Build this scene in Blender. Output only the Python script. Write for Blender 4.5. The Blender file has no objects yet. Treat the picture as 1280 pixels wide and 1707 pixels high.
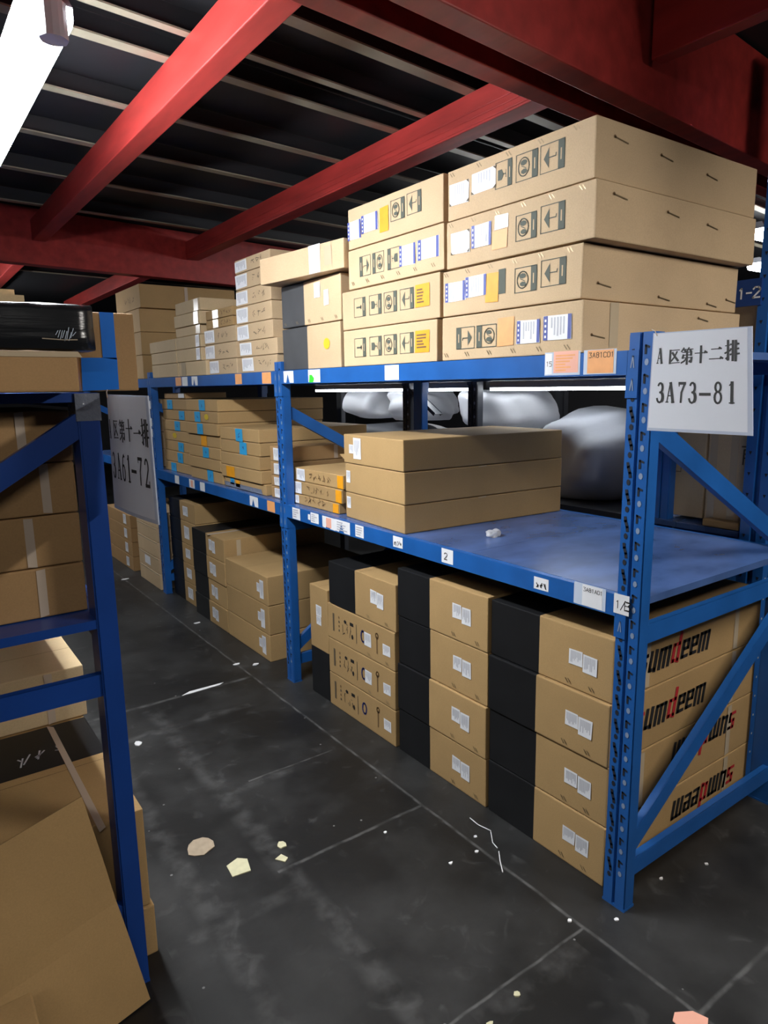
import bpy, bmesh, math, random
from mathutils import Vector, Matrix
random.seed(7)
S = bpy.context.scene
C = S.collection

# ------------------------------------------------------------------ camera
cd = bpy.data.cameras.new('camera'); cam = bpy.data.objects.new('camera', cd); C.objects.link(cam)
cF = Vector((0.57481823, 0.79828442, -0.17979427)); cR = Vector((0.80981921, -0.58648921, -0.01494127)); cU = Vector((0.11737478, 0.13701234, 0.98359076))
cam.matrix_world = Matrix(((cR.x, cU.x, -cF.x, -1.62490), (cR.y, cU.y, -cF.y, -1.07243), (cR.z, cU.z, -cF.z, 1.56666), (0, 0, 0, 1)))
cd.sensor_fit = 'VERTICAL'; cd.sensor_height = 36; cd.lens = 1142.11 / 1707 * 36
cd.clip_start = 0.02; cd.clip_end = 60
S.camera = cam

# ------------------------------------------------------------------ world, exposure, lamp strengths
w = bpy.data.worlds.new('world'); S.world = w; w.use_nodes = True
w.node_tree.nodes['Background'].inputs[0].default_value = (0.55, 0.62, 0.75, 1)
w.node_tree.nodes['Background'].inputs[1].default_value = 0.02
S.view_settings.view_transform = 'Standard'; S.view_settings.look = 'None'
S.view_settings.exposure = 1.5; S.view_settings.gamma = 1; S.view_settings.use_curve_mapping = False
LAMP_AISLE = 60.0      # the tube seen top left
LAMP_NEAR = 15.0       # tube of the same row behind the photographer
LAMP_FAR = 20.0        # tubes farther down the aisle
LAMP_END = 38.0         # tube over the cross aisle by the rack end
LAMP_STRIP = 8.5       # strip under the shelf of the neighbouring row

# ------------------------------------------------------------------ materials
def srgb(r, g, b):
    f = lambda c: (c / 255 / 12.92) if c / 255 <= 0.04045 else ((c / 255 + 0.055) / 1.055) ** 2.4
    return (f(r), f(g), f(b), 1)
def base(name):
    m = bpy.data.materials.new(name); m.use_nodes = True
    nt = m.node_tree; return m, nt, nt.nodes['Principled BSDF']
def plain(name, col, rough=0.6, metal=0.0, bump=0.0, scale=40, vary=0.0, spec=None, stretch=(1, 1, 1)):
    m, nt, p = base(name)
    p.inputs['Roughness'].default_value = rough; p.inputs['Metallic'].default_value = metal
    if spec is not None: p.inputs['Specular IOR Level'].default_value = spec
    p.inputs['Base Color'].default_value = col
    tc = nt.nodes.new('ShaderNodeTexCoord'); mp = nt.nodes.new('ShaderNodeMapping'); mp.inputs['Scale'].default_value = stretch
    nt.links.new(tc.outputs['Object'], mp.inputs[0])
    n = nt.nodes.new('ShaderNodeTexNoise'); n.inputs['Scale'].default_value = scale; n.inputs['Detail'].default_value = 4
    nt.links.new(mp.outputs[0], n.inputs['Vector'])
    if vary:
        r = nt.nodes.new('ShaderNodeMapRange'); r.inputs[1].default_value = .25; r.inputs[2].default_value = .75
        r.inputs[3].default_value = 1 - vary; r.inputs[4].default_value = 1 + vary
        nt.links.new(n.outputs['Fac'], r.inputs[0])
        mx = nt.nodes.new('ShaderNodeVectorMath'); mx.operation = 'SCALE'; mx.inputs[0].default_value = col[:3]
        nt.links.new(r.outputs[0], mx.inputs['Scale']); nt.links.new(mx.outputs[0], p.inputs['Base Color'])
    if bump:
        b = nt.nodes.new('ShaderNodeBump'); b.inputs['Strength'].default_value = bump; b.inputs['Distance'].default_value = .004
        nt.links.new(n.outputs['Fac'], b.inputs['Height']); nt.links.new(b.outputs[0], p.inputs['Normal'])
    return m
def board(name, col, spread=.07, rough=.72):
    """cardboard: fibre noise, faint flute lines, a small tint difference from box to box"""
    m, nt, p = base(name); N = nt.nodes.new; L = nt.links.new
    p.inputs['Roughness'].default_value = rough; p.inputs['Specular IOR Level'].default_value = .3
    tc = N('ShaderNodeTexCoord')
    n = N('ShaderNodeTexNoise'); n.inputs['Scale'].default_value = 5; n.inputs['Detail'].default_value = 5; L(tc.outputs['Object'], n.inputs['Vector'])
    f = N('ShaderNodeTexNoise'); f.inputs['Scale'].default_value = 260; f.inputs['Detail'].default_value = 2; L(tc.outputs['Object'], f.inputs['Vector'])
    oi = N('ShaderNodeObjectInfo')
    a = N('ShaderNodeMapRange'); a.inputs[1].default_value = .3; a.inputs[2].default_value = .7; a.inputs[3].default_value = .93; a.inputs[4].default_value = 1.06; L(n.outputs['Fac'], a.inputs[0])
    b = N('ShaderNodeMapRange'); b.inputs[3].default_value = 1 - spread; b.inputs[4].default_value = 1 + spread; L(oi.outputs['Random'], b.inputs[0])
    c = N('ShaderNodeMapRange'); c.inputs[1].default_value = .3; c.inputs[2].default_value = .7; c.inputs[3].default_value = .95; c.inputs[4].default_value = 1.05; L(f.outputs['Fac'], c.inputs[0])
    m1 = N('ShaderNodeMath'); m1.operation = 'MULTIPLY'; L(a.outputs[0], m1.inputs[0]); L(b.outputs[0], m1.inputs[1])
    m2 = N('ShaderNodeMath'); m2.operation = 'MULTIPLY'; L(m1.outputs[0], m2.inputs[0]); L(c.outputs[0], m2.inputs[1])
    v = N('ShaderNodeVectorMath'); v.operation = 'SCALE'; v.inputs[0].default_value = col[:3]; L(m2.outputs[0], v.inputs['Scale']); L(v.outputs[0], p.inputs['Base Color'])
    bp = N('ShaderNodeBump'); bp.inputs['Strength'].default_value = .25; bp.inputs['Distance'].default_value = .006; L(n.outputs['Fac'], bp.inputs['Height']); L(bp.outputs[0], p.inputs['Normal'])
    return m
def thin(name, col, part, rough=.5, bump=0.0):
    m = plain(name, col, rough, bump=bump, scale=6); nt = m.node_tree; p = nt.nodes['Principled BSDF']
    t = nt.nodes.new('ShaderNodeBsdfTranslucent'); t.inputs['Color'].default_value = col; x = nt.nodes.new('ShaderNodeMixShader'); x.inputs[0].default_value = part
    nt.links.new(p.outputs[0], x.inputs[1]); nt.links.new(t.outputs[0], x.inputs[2]); nt.links.new(x.outputs[0], nt.nodes['Material Output'].inputs['Surface']); return m
def glow(name, col, strength):
    m, nt, p = base(name)
    p.inputs['Base Color'].default_value = (.8, .8, .8, 1); p.inputs['Emission Color'].default_value = col; p.inputs['Emission Strength'].default_value = strength
    return m

M = {}
M['kraft'] = board('kraft_cardboard', (.41, .262, .114, 1))
M['kraft_pale'] = board('pale_kraft_cardboard', (.54, .39, .235, 1))
M['kraft_cream'] = board('cream_kraft_cardboard', (.55, .41, .24, 1))
M['kraft_brown'] = board('brown_kraft_cardboard', (.36, .215, .095, 1))
M['black_board'] = plain('black_printed_cardboard', (.0095, .0097, .0108, 1), .48, vary=.2, scale=8, spec=.35)
M['black_board_glare'] = plain('black_cardboard_with_glare', (.05, .051, .055, 1), .48, vary=.15, scale=8)  # black board lightened to paint in the lamp glare on the upper cartons
M['ink'] = plain('black_ink', (.015, .014, .013, 1), .6)
M['ink_soft'] = plain('faded_ink', (.10, .075, .045, 1), .7)
M['ink_green'] = plain('dark_green_grey_ink', (.075, .085, .065, 1), .7)
M['ink_brown'] = plain('brown_ink', (.16, .09, .035, 1), .7)
M['ink_red'] = plain('red_ink', (.42, .02, .025, 1), .6)
M['paper'] = plain('white_label_paper', (.78, .78, .80, 1), .45, vary=.04, scale=20)
M['paper_grey'] = plain('grey_label_print', (.46, .46, .50, 1), .5)
M['blue_print'] = plain('blue_label_print', (.055, .075, .30, 1), .5)
M['orange'] = plain('orange_label', (.80, .33, .01, 1), .5, vary=.08, scale=30)
M['orange_soft'] = plain('pale_orange_card', (.80, .36, .13, 1), .5, vary=.08, scale=30)
M['pink'] = plain('salmon_card', (.80, .40, .30, 1), .5)
M['yellow'] = plain('yellow_marker', (.62, .44, .02, 1), .5)
M['sky_blue'] = plain('sky_blue_label', (.03, .35, .68, 1), .45)
M['green'] = plain('green_label', (.04, .62, .03, 1), .5)
M['plastic'] = plain('clear_plastic_sleeve', (.55, .62, .74, 1), .15)
M['tape'] = plain('packing_tape', (.50, .40, .27, 1), .22)
M['strap'] = plain('plastic_strap', (.52, .42, .33, 1), .4)
M['wire'] = plain('staple_wire', (.22, .16, .09, 1), .4, metal=.6)
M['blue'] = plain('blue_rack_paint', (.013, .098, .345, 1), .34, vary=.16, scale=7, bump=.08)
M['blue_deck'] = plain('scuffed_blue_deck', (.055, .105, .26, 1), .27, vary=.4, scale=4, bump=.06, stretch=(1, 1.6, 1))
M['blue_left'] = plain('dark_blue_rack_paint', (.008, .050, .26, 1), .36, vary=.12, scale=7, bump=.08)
M['hole'] = plain('dark_slot', (.006, .008, .016, 1), .8)
M['slot_grey'] = plain('worn_slot_edge', (.22, .28, .40, 1), .5)
M['navy'] = plain('navy_column_paint', (.010, .045, .19, 1), .35, vary=.12, scale=6)
M['darksteel'] = plain('dark_steel', (.025, .028, .036, 1), .5, vary=.1)
M['red'] = plain('red_beam_paint', (.33, .030, .026, 1), .46, spec=.35, vary=.28, scale=6, bump=.12, stretch=(3, .5, 3))
M['galv'] = plain('galvanised_steel', (.30, .27, .20, 1), .45, metal=.35, vary=.25, scale=5)
M['deck_dark'] = plain('dark_ceiling_panel', (.012, .012, .015, 1), .6, vary=.2, scale=2)
M['wall'] = plain('dark_grey_wall', (.06, .06, .065, 1), .8, vary=.1, scale=2)
M['foil'] = plain('black_wrapping_film', (.010, .011, .013, 1), .22, bump=.5, scale=9, stretch=(.5, 3, 8))
M['film'] = thin('white_foam_sheet', (.70, .71, .74, 1), .55, .5, .4)
M['sheet'] = thin('laminated_paper', (.84, .84, .88, 1), .32, .55)
M['pouch'] = thin('laminate_film', (.62, .66, .76, 1), .4, .2)
M['grey_cover'] = plain('grey_dust_cover', (.30, .31, .34, 1), .6, bump=.4, scale=5)
M['dark_cover'] = plain('dark_dust_cover', (.05, .052, .06, 1), .6, bump=.4, scale=5)
M['blue_tape'] = plain('bright_blue_film', (.005, .14, .58, 1), .3, bump=.1, scale=12)
M['clear_tape'] = plain('glossy_clear_tape', (.17, .19, .24, 1), .1, bump=.9, scale=60)
M['lamp_body'] = plain('grey_lamp_housing', (.30, .31, .34, 1), .45)
M['scrap'] = plain('paper_scrap', (.58, .55, .36, 1), .7, vary=.1)
M['scrap_brown'] = plain('cardboard_scrap', (.34, .27, .19, 1), .7, vary=.15)
M['lamp_aisle'] = glow('aisle_lamp_glow', (.93, .97, 1, 1), LAMP_AISLE)
M['lamp_near'] = glow('near_lamp_glow', (1, .96, .9, 1), LAMP_NEAR)
M['lamp_end'] = glow('cross_aisle_lamp_glow', (1, .95, .88, 1), LAMP_END)
M['lamp_far'] = glow('far_lamp_glow', (.96, .98, 1, 1), LAMP_FAR)
M['lamp_strip'] = glow('strip_lamp_glow', (.9, .95, 1, 1), LAMP_STRIP)

def floor_material():
    m, nt, p = base('dark_worn_floor'); N = nt.nodes.new; L = nt.links.new
    tc = N('ShaderNodeTexCoord'); sp = N('ShaderNodeSeparateXYZ'); L(tc.outputs['Object'], sp.inputs[0])
    wob = N('ShaderNodeTexNoise'); wob.inputs['Scale'].default_value = 7; wob.inputs['Detail'].default_value = 5; L(tc.outputs['Object'], wob.inputs['Vector'])
    def math_(op, a, b=None):
        n = N('ShaderNodeMath'); n.operation = op
        for i, x in enumerate((a, b)):
            if x is None: continue
            if hasattr(x, 'links'): L(x, n.inputs[i])
            else: n.inputs[i].default_value = x
        return n.outputs[0]
    wo = math_('MULTIPLY', math_('SUBTRACT', wob.outputs['Fac'], .5), .014)
    def line(axis, pos, width, lo=None, hi=None):
        d = math_('ABSOLUTE', math_('SUBTRACT', math_('ADD', sp.outputs[axis], wo), pos))
        r = N('ShaderNodeMapRange'); r.inputs[1].default_value = width; r.inputs[2].default_value = width * .3; r.inputs[3].default_value = 0; r.inputs[4].default_value = 1; L(d, r.inputs[0])
        o = r.outputs[0]
        other = 'X' if axis == 'Y' else 'Y'
        if lo is not None: o = math_('MULTIPLY', o, math_('GREATER_THAN', sp.outputs[other], lo))
        if hi is not None: o = math_('MULTIPLY', o, math_('LESS_THAN', sp.outputs[other], hi))
        return o
    brk = N('ShaderNodeTexNoise'); brk.inputs['Scale'].default_value = 14; brk.inputs['Detail'].default_value = 3; L(tc.outputs['Object'], brk.inputs['Vector'])
    br = N('ShaderNodeMapRange'); br.inputs[1].default_value = .38; br.inputs[2].default_value = .62; L(brk.outputs['Fac'], br.inputs[0])
    fine = None
    for l in [line('X', -.14, .008), line('Y', .77, .009, -.75, -.14), line('Y', -.335, .009, -.14, 3), line('Y', 2.26, .016, -1.2, -.14), line('Y', .02, .006, -.9, -.14),
              line('Y', 1.32, .006, -.6, -.2)]:
        fine = l if fine is None else math_('MAXIMUM', fine, l)
    fine = math_('MULTIPLY', fine, math_('ADD', math_('MULTIPLY', br.outputs[0], .8), .2))
    wide = None
    for l in [line('X', -.72, .05, -1, 2.2), line('Y', .665, .035, -1.15, -.72), line('Y', 1.29, .03, -.75, -.4), line('Y', -.02, .04, -.6, -.2), line('X', -1.0, .05, .1, 3), line('Y', 1.95, .03, -1.1, -.3)]:
        wide = l if wide is None else math_('MAXIMUM', wide, l)
    wide = math_('MULTIPLY', wide, br.outputs[0])
    dust = N('ShaderNodeTexNoise'); dust.inputs['Scale'].default_value = 1.9; dust.inputs['Detail'].default_value = 8; dust.inputs['Roughness'].default_value = .62; L(tc.outputs['Object'], dust.inputs['Vector'])
    dr = N('ShaderNodeMapRange'); dr.inputs[1].default_value = .45; dr.inputs[2].default_value = .72; L(dust.outputs['Fac'], dr.inputs[0])
    sc = N('ShaderNodeTexNoise'); sc.inputs['Scale'].default_value = 9; sc.inputs['Detail'].default_value = 9; sc.inputs['Distortion'].default_value = 1.2; L(tc.outputs['Object'], sc.inputs['Vector'])
    sr = N('ShaderNodeMapRange'); sr.inputs[1].default_value = .6; sr.inputs[2].default_value = .78; L(sc.outputs['Fac'], sr.inputs[0])
    edge = N('ShaderNodeMapRange'); edge.inputs[1].default_value = -.13; edge.inputs[2].default_value = -.155; edge.inputs[3].default_value = 1; edge.inputs[4].default_value = 0; L(sp.outputs['X'], edge.inputs[0])
    speck = N('ShaderNodeTexVoronoi'); speck.inputs['Scale'].default_value = 9; L(tc.outputs['Object'], speck.inputs['Vector'])
    sk = N('ShaderNodeMapRange'); sk.inputs[1].default_value = .045; sk.inputs[2].default_value = .03; L(speck.outputs['Distance'], sk.inputs[0])
    tot = math_('ADD', math_('MULTIPLY', dr.outputs[0], .026), math_('MULTIPLY', sr.outputs[0], .030))
    tot = math_('ADD', tot, math_('MULTIPLY', wide, .03)); tot = math_('ADD', tot, math_('MULTIPLY', fine, .075))
    tot = math_('ADD', tot, math_('MULTIPLY', edge.outputs[0], .008)); tot = math_('ADD', tot, math_('MULTIPLY', sk.outputs[0], .16))
    tot = math_('ADD', tot, .0068)
    cb = N('ShaderNodeCombineXYZ'); L(tot, cb.inputs[0]); L(tot, cb.inputs[1]); L(math_('MULTIPLY', tot, .99), cb.inputs[2]); L(cb.outputs[0], p.inputs['Base Color'])
    rr = N('ShaderNodeMapRange'); rr.inputs[3].default_value = .34; rr.inputs[4].default_value = .62; L(dust.outputs['Fac'], rr.inputs[0]); L(rr.outputs[0], p.inputs['Roughness'])
    p.inputs['Specular IOR Level'].default_value = .42
    bp = N('ShaderNodeBump'); bp.inputs['Strength'].default_value = .25; bp.inputs['Distance'].default_value = .004; L(sc.outputs['Fac'], bp.inputs['Height']); L(bp.outputs[0], p.inputs['Normal'])
    return m
M['floor'] = floor_material()

# ------------------------------------------------------------------ mesh helpers
class MB:
    def __init__(s): s.v = []; s.f = []; s.m = []; s.mats = []
    def mi(s, k):
        if k not in s.mats: s.mats.append(k)
        return s.mats.index(k)
    def poly(s, pts, k):
        i = len(s.v); s.v += [tuple(p) for p in pts]; s.f.append(tuple(range(i, i + len(pts)))); s.m.append(s.mi(k))
    def box(s, x0, x1, y0, y1, z0, z1, k):
        i = len(s.v); s.v += [(x, y, z) for x in (x0, x1) for y in (y0, y1) for z in (z0, z1)]
        for f in ((0, 1, 3, 2), (4, 6, 7, 5), (0, 4, 5, 1), (2, 3, 7, 6), (0, 2, 6, 4), (1, 5, 7, 3)):
            s.f.append(tuple(i + a for a in f)); s.m.append(s.mi(k))
    def bar(s, a, b, w, h, k, up=(0, 0, 1)):
        a = Vector(a); b = Vector(b); d = (b - a).normalized(); sd = d.cross(Vector(up))
        if sd.length < 1e-4: sd = Vector((1, 0, 0))
        sd.normalize(); u = sd.cross(d).normalized(); i = len(s.v)
        for p in (a, b):
            for x, y in ((-1, -1), (1, -1), (1, 1), (-1, 1)): s.v.append(tuple(p + sd * x * w / 2 + u * y * h / 2))
        for f in ((0, 3, 2, 1), (4, 5, 6, 7), (0, 1, 5, 4), (1, 2, 6, 5), (2, 3, 7, 6), (3, 0, 4, 7)):
            s.f.append(tuple(i + q for q in f)); s.m.append(s.mi(k))
    def extrude(s, outline, a, b, k, axes):
        """outline: 2D points; axes(p2, t) -> 3D"""
        n = len(outline); i = len(s.v)
        for t in (a, b): s.v += [tuple(axes(p, t)) for p in outline]
        for j in range(n):
            s.f.append((i + j, i + (j + 1) % n, i + n + (j + 1) % n, i + n + j)); s.m.append(s.mi(k))
        s.f.append(tuple(i + j for j in reversed(range(n)))); s.m.append(s.mi(k)); s.f.append(tuple(i + n + j for j in range(n))); s.m.append(s.mi(k))
    def tube(s, pts, r, k, n=8):
        pts = [Vector(p) for p in pts]; rings = []
        for j, p in enumerate(pts):
            d = (pts[min(j + 1, len(pts) - 1)] - pts[max(j - 1, 0)]).normalized()
            a = d.cross(Vector((0, 0, 1)));  a = a if a.length > 1e-3 else Vector((1, 0, 0)); a.normalize(); b = d.cross(a)
            i = len(s.v); rings.append(i)
            s.v += [tuple(p + (a * math.cos(t) + b * math.sin(t)) * r) for t in [2 * math.pi * q / n for q in range(n)]]
        for j in range(len(rings) - 1):
            for q in range(n):
                s.f.append((rings[j] + q, rings[j] + (q + 1) % n, rings[j + 1] + (q + 1) % n, rings[j + 1] + q)); s.m.append(s.mi(k))
        for i in (rings[0], rings[-1]): s.f.append(tuple(i + q for q in range(n))); s.m.append(s.mi(k))
    def add_bm(s, bm, keys):
        i = len(s.v); bm.verts.index_update(); s.v += [tuple(v.co) for v in bm.verts]
        for f in bm.faces: s.f.append(tuple(i + v.index for v in f.verts)); s.m.append(s.mi(keys[f.material_index]))
        bm.free()
    def build(s, name, parent=None, smooth=False, fixn=True):
        me = bpy.data.meshes.new(name); me.from_pydata(s.v, [], s.f)
        for k in s.mats: me.materials.append(M[k])
        me.polygons.foreach_set('material_index', s.m)
        if smooth: me.polygons.foreach_set('use_smooth', [True] * len(s.f))
        me.update()
        o = bpy.data.objects.new(name, me); C.objects.link(o)
        if parent: o.parent = parent
        return o
def empty(name, loc=(0, 0, 0), rz=0):
    o = bpy.data.objects.new(name, None); C.objects.link(o); o.location = loc; o.rotation_euler = (0, 0, rz); o.empty_display_size = .05; return o
def tag(o, label, cat, group=None, kind=None):
    o['label'] = label; o['category'] = cat
    if group: o['group'] = group
    if kind: o['kind'] = kind
    return o
def struct(o, label=None):
    o['kind'] = 'structure'
    if label: o['label'] = label
    return o

class Face:
    """a flat drawing surface: p(u, v, layer) -> 3D"""
    def __init__(s, o, u, v, n): s.o = Vector(o); s.u = Vector(u); s.v = Vector(v); s.n = Vector(n)
    def p(s, u, v, e=0): return s.o + s.u * u + s.v * v + s.n * (.0007 + e * .0005)
    def at(s, u, v, flip=False, turn=0):
        a, b = (-s.u if flip else s.u.copy()), s.v.copy()
        if turn:
            c, d = math.cos(turn), math.sin(turn); a, b = a * c + b * d, b * c - a * d
        return Face(s.o + s.u * u + s.v * v, a, b, s.n)
def rect(mb, F, u0, v0, u1, v1, k, e=0): mb.poly([F.p(u0, v0, e), F.p(u1, v0, e), F.p(u1, v1, e), F.p(u0, v1, e)], k)
def pol(mb, F, pts, k, e=0): mb.poly([F.p(u, v, e) for u, v in pts], k)
def stroke(mb, F, pts, wd, k, e=0):
    for (a, b), (c, d) in zip(pts, pts[1:]):
        l = math.hypot(c - a, d - b)
        if l < 1e-9: continue
        dx, dy = (c - a) / l, (d - b) / l; x = wd * .35
        a2, b2, c2, d2 = a - dx * x, b - dy * x, c + dx * x, d + dy * x; nx, ny = -dy * wd / 2, dx * wd / 2
        pol(mb, F, [(a2 + nx, b2 + ny), (a2 - nx, b2 - ny), (c2 - nx, d2 - ny), (c2 + nx, d2 + ny)], k, e)
def ring(mb, F, u, v, ru, rv, wd, k, e=0, n=20, a0=0, a1=6.2832):
    stroke(mb, F, [(u + ru * math.cos(a0 + (a1 - a0) * i / n), v + rv * math.sin(a0 + (a1 - a0) * i / n)) for i in range(n + 1)], wd, k, e)
def disc(mb, F, u, v, ru, rv, k, e=0, n=16): pol(mb, F, [(u + ru * math.cos(6.2832 * i / n), v + rv * math.sin(6.2832 * i / n)) for i in range(n)], k, e)
def arc(cx, cy, rx, ry, a, b, n=10): return [(cx + rx * math.cos(math.radians(a + (b - a) * i / n)), cy + ry * math.sin(math.radians(a + (b - a) * i / n))) for i in range(n + 1)]

# serif characters in a 100 x 100 cell: (points, stroke weight 0 thin / 1 middle / 2 thick)
GL = {
 'A': [([(18, 2), (46, 98)], 0), ([(50, 98), (80, 2)], 2), ([(28, 34), (70, 34)], 0), ([(8, 2), (32, 2)], 0), ([(66, 2), (94, 2)], 0)],
 '3': [(arc(46, 74, 26, 24, 150, -90), 1), (arc(46, 26, 32, 26, 90, -165), 1), (arc(58, 74, 18, 22, 60, -60, 6), 1), (arc(62, 26, 18, 22, 60, -60, 6), 2)],
 '7': [([(18, 96), (84, 96)], 2), ([(82, 96), (46, 50), (42, 2)], 1), ([(18, 96), (16, 82)], 0)],
 '8': [(arc(50, 76, 26, 22, 0, 360, 16), 1), (arc(50, 27, 32, 27, 0, 360, 16), 1)],
 '1': [([(54, 98), (52, 2)], 2), ([(54, 98), (28, 84)], 0), ([(26, 2), (78, 2)], 0)],
 '6': [(arc(50, 30, 30, 29, 0, 360, 16), 1), ([(78, 92), (62, 98), (40, 86), (24, 56), (20, 30)], 1)],
 '2': [(arc(50, 72, 28, 26, 160, -20), 1), ([(76, 62), (20, 6)], 1), ([(18, 3), (82, 3)], 2), ([(82, 3), (86, 20)], 0)],
 '-': [([(4, 44), (92, 44)], 2)],
 'qu': [([(10, 90), (92, 92)], 0), ([(16, 90), (15, 6)], 2), ([(14, 6), (96, 9)], 0), ([(72, 80), (52, 46), (26, 20)], 1), ([(34, 74), (58, 46), (82, 22)], 2)],
 'di': [([(24, 98), (6, 76)], 1), ([(20, 88), (48, 89)], 0), ([(30, 86), (38, 76)], 2), ([(64, 98), (50, 78)], 1), ([(60, 88), (96, 90)], 0), ([(74, 86), (80, 76)], 2),
        ([(14, 70), (84, 71)], 0), ([(82, 71), (82, 52)], 2), ([(20, 52), (84, 53)], 0), ([(22, 52), (16, 34)], 2), ([(16, 34), (88, 35)], 0), ([(86, 35), (82, 8), (70, 12)], 2), ([(50, 72), (50, -6)], 2), ([(46, 32), (30, 14), (6, 2)], 1)],
 'shi': [([(4, 56), (96, 58)], 0), ([(96, 58), (82, 66), (78, 57)], 1), ([(50, 98), (49, -2)], 2)],
 'er': [([(16, 80), (86, 82)], 0), ([(86, 82), (74, 89), (70, 81)], 1), ([(2, 12), (98, 14)], 0), ([(98, 14), (84, 23), (80, 13)], 1)],
 'yi': [([(2, 46), (98, 50)], 0), ([(98, 50), (84, 60), (80, 49)], 2)],
 'pai': [([(4, 74), (36, 77)], 0), ([(22, 100), (22, 3), (12, 10)], 2), ([(2, 36), (38, 50)], 1), ([(56, 98), (55, -2)], 2), ([(76, 98), (75, -4)], 2), ([(40, 80), (56, 81)], 1), ([(40, 56), (56, 57)], 1), ([(38, 28), (56, 32)], 1), ([(76, 80), (96, 82)], 1), ([(76, 56), (95, 58)], 1), ([(76, 30), (99, 32)], 1)],
 'qian': [([(30, 98), (38, 86)], 1), ([(70, 98), (60, 86)], 1), ([(4, 80), (96, 82)], 1), ([(16, 66), (14, 2)], 1), ([(16, 66), (48, 67)], 1), ([(48, 67), (48, 4)], 1), ([(16, 48), (48, 48)], 1), ([(16, 30), (48, 30)], 1), ([(66, 64), (66, 22)], 1), ([(86, 72), (86, 2), (76, 8)], 1)],
}
def glyph(mb, F, ch, u, v, wd, ht, k, weights=(.035, .075, .11), e=2):
    for pts, wt in GL[ch]: stroke(mb, F, [(u + x / 100 * wd, v + y / 100 * ht) for x, y in pts], weights[wt] * ht, k, e)
# plain single-weight characters for printed codes and handwriting, 4 x 6 cell
SG = {'0': [[(0, 1), (0, 5), (1, 6), (3, 6), (4, 5), (4, 1), (3, 0), (1, 0), (0, 1)]], '1': [[(1, 5), (2, 6), (2, 0)]], '2': [[(0, 5), (1, 6), (3, 6), (4, 5), (4, 4), (0, 0), (4, 0)]],
      '3': [[(0, 6), (4, 6), (2, 3.5), (4, 2), (3, 0), (0, 0)]], '4': [[(3, 0), (3, 6), (0, 2), (4, 2)]], '8': [[(1, 3.2), (0, 4.5), (1, 6), (3, 6), (4, 4.5), (3, 3.2), (1, 3.2), (0, 1.5), (1, 0), (3, 0), (4, 1.5), (3, 3.2)]],
      'A': [[(0, 0), (2, 6), (4, 0)], [(1, 2), (3, 2)]], 'B': [[(0, 0), (0, 6), (3, 6), (4, 4.6), (3, 3.2), (0, 3.2)], [(3, 3.2), (4, 1.6), (3, 0), (0, 0)]], 'C': [[(4, 5), (3, 6), (1, 6), (0, 5), (0, 1), (1, 0), (3, 0), (4, 1)]],
      '5': [[(4, 6), (0, 6), (0, 3.5), (3, 3.5), (4, 2), (3, 0), (0, 0)]], '/': [[(0, -1), (4, 7)]], '-': [[(.5, 3), (3.5, 3)]], 'S': [[(4, 5), (3, 6), (1, 6), (0, 4.6), (4, 1.6), (3, 0), (1, 0), (0, 1)]]}
def code(mb, F, txt, u, v, h, k, wd=None, e=2, sp=5.4):
    s = h / 6; x = u
    for ch in txt:
        if ch in SG:
            for st in SG[ch]: stroke(mb, F, [(x + a * s, v + b * s) for a, b in st], wd or h * .13, k, e)
        x += sp * s
def scrawl(mb, F, u0, v0, u1, v1, k, n=6, wd=.004, e=2, rnd=random):
    for i in range(n):
        a = u0 + (u1 - u0) * (i + .1) / n; b = u0 + (u1 - u0) * (i + .9) / n
        for q in range(3):
            stroke(mb, F, [(rnd.uniform(a, b), rnd.uniform(v0, v1)) for _ in range(2)], wd, k, e)

# heavy slanted lettering for the lower boxes' side print, cell 60 x 100, drawn with thick strokes
LOGO = {'s': [[(56, 68), (8, 68), (8, 38), (48, 38), (48, 6), (0, 6)]], 'u': [[(8, 74), (8, 6), (48, 6)], [(48, 74), (48, 0)]], 'm': [[(8, 0), (8, 70), (78, 70)], [(42, 70), (42, 0)], [(78, 70), (78, 0)]],
        'd': [[(50, 108), (50, 0)], [(50, 68), (8, 68), (8, 6), (50, 6)]], 'e': [[(52, 6), (8, 6), (8, 68), (50, 68), (50, 37), (14, 37)]]}
def logo(mb, F, u, v, length, h, upside=False):
    widths = {'s': 76, 'u': 76, 'm': 106, 'd': 78, 'e': 74}; tot = sum(widths[c] for c in 'sumdeem'); sx = length / tot; sy = h / 100
    G = F.at(u, v, turn=math.pi) if upside else F.at(u, v)
    x = 0
    for i, c in enumerate('sumdeem'):
        for st in LOGO[c]:
            for a, b in zip(st, st[1:]):
                vert = abs(a[0] - b[0]) < 3
                stroke(mb, G, [((x + p) * sx + q * sy * .2, q * sy) for p, q in (a, b)], (23 * sx if vert else 14 * sy), 'ink_red' if i in (0, 3) else 'ink', 1)
        x += widths[c]

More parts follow.
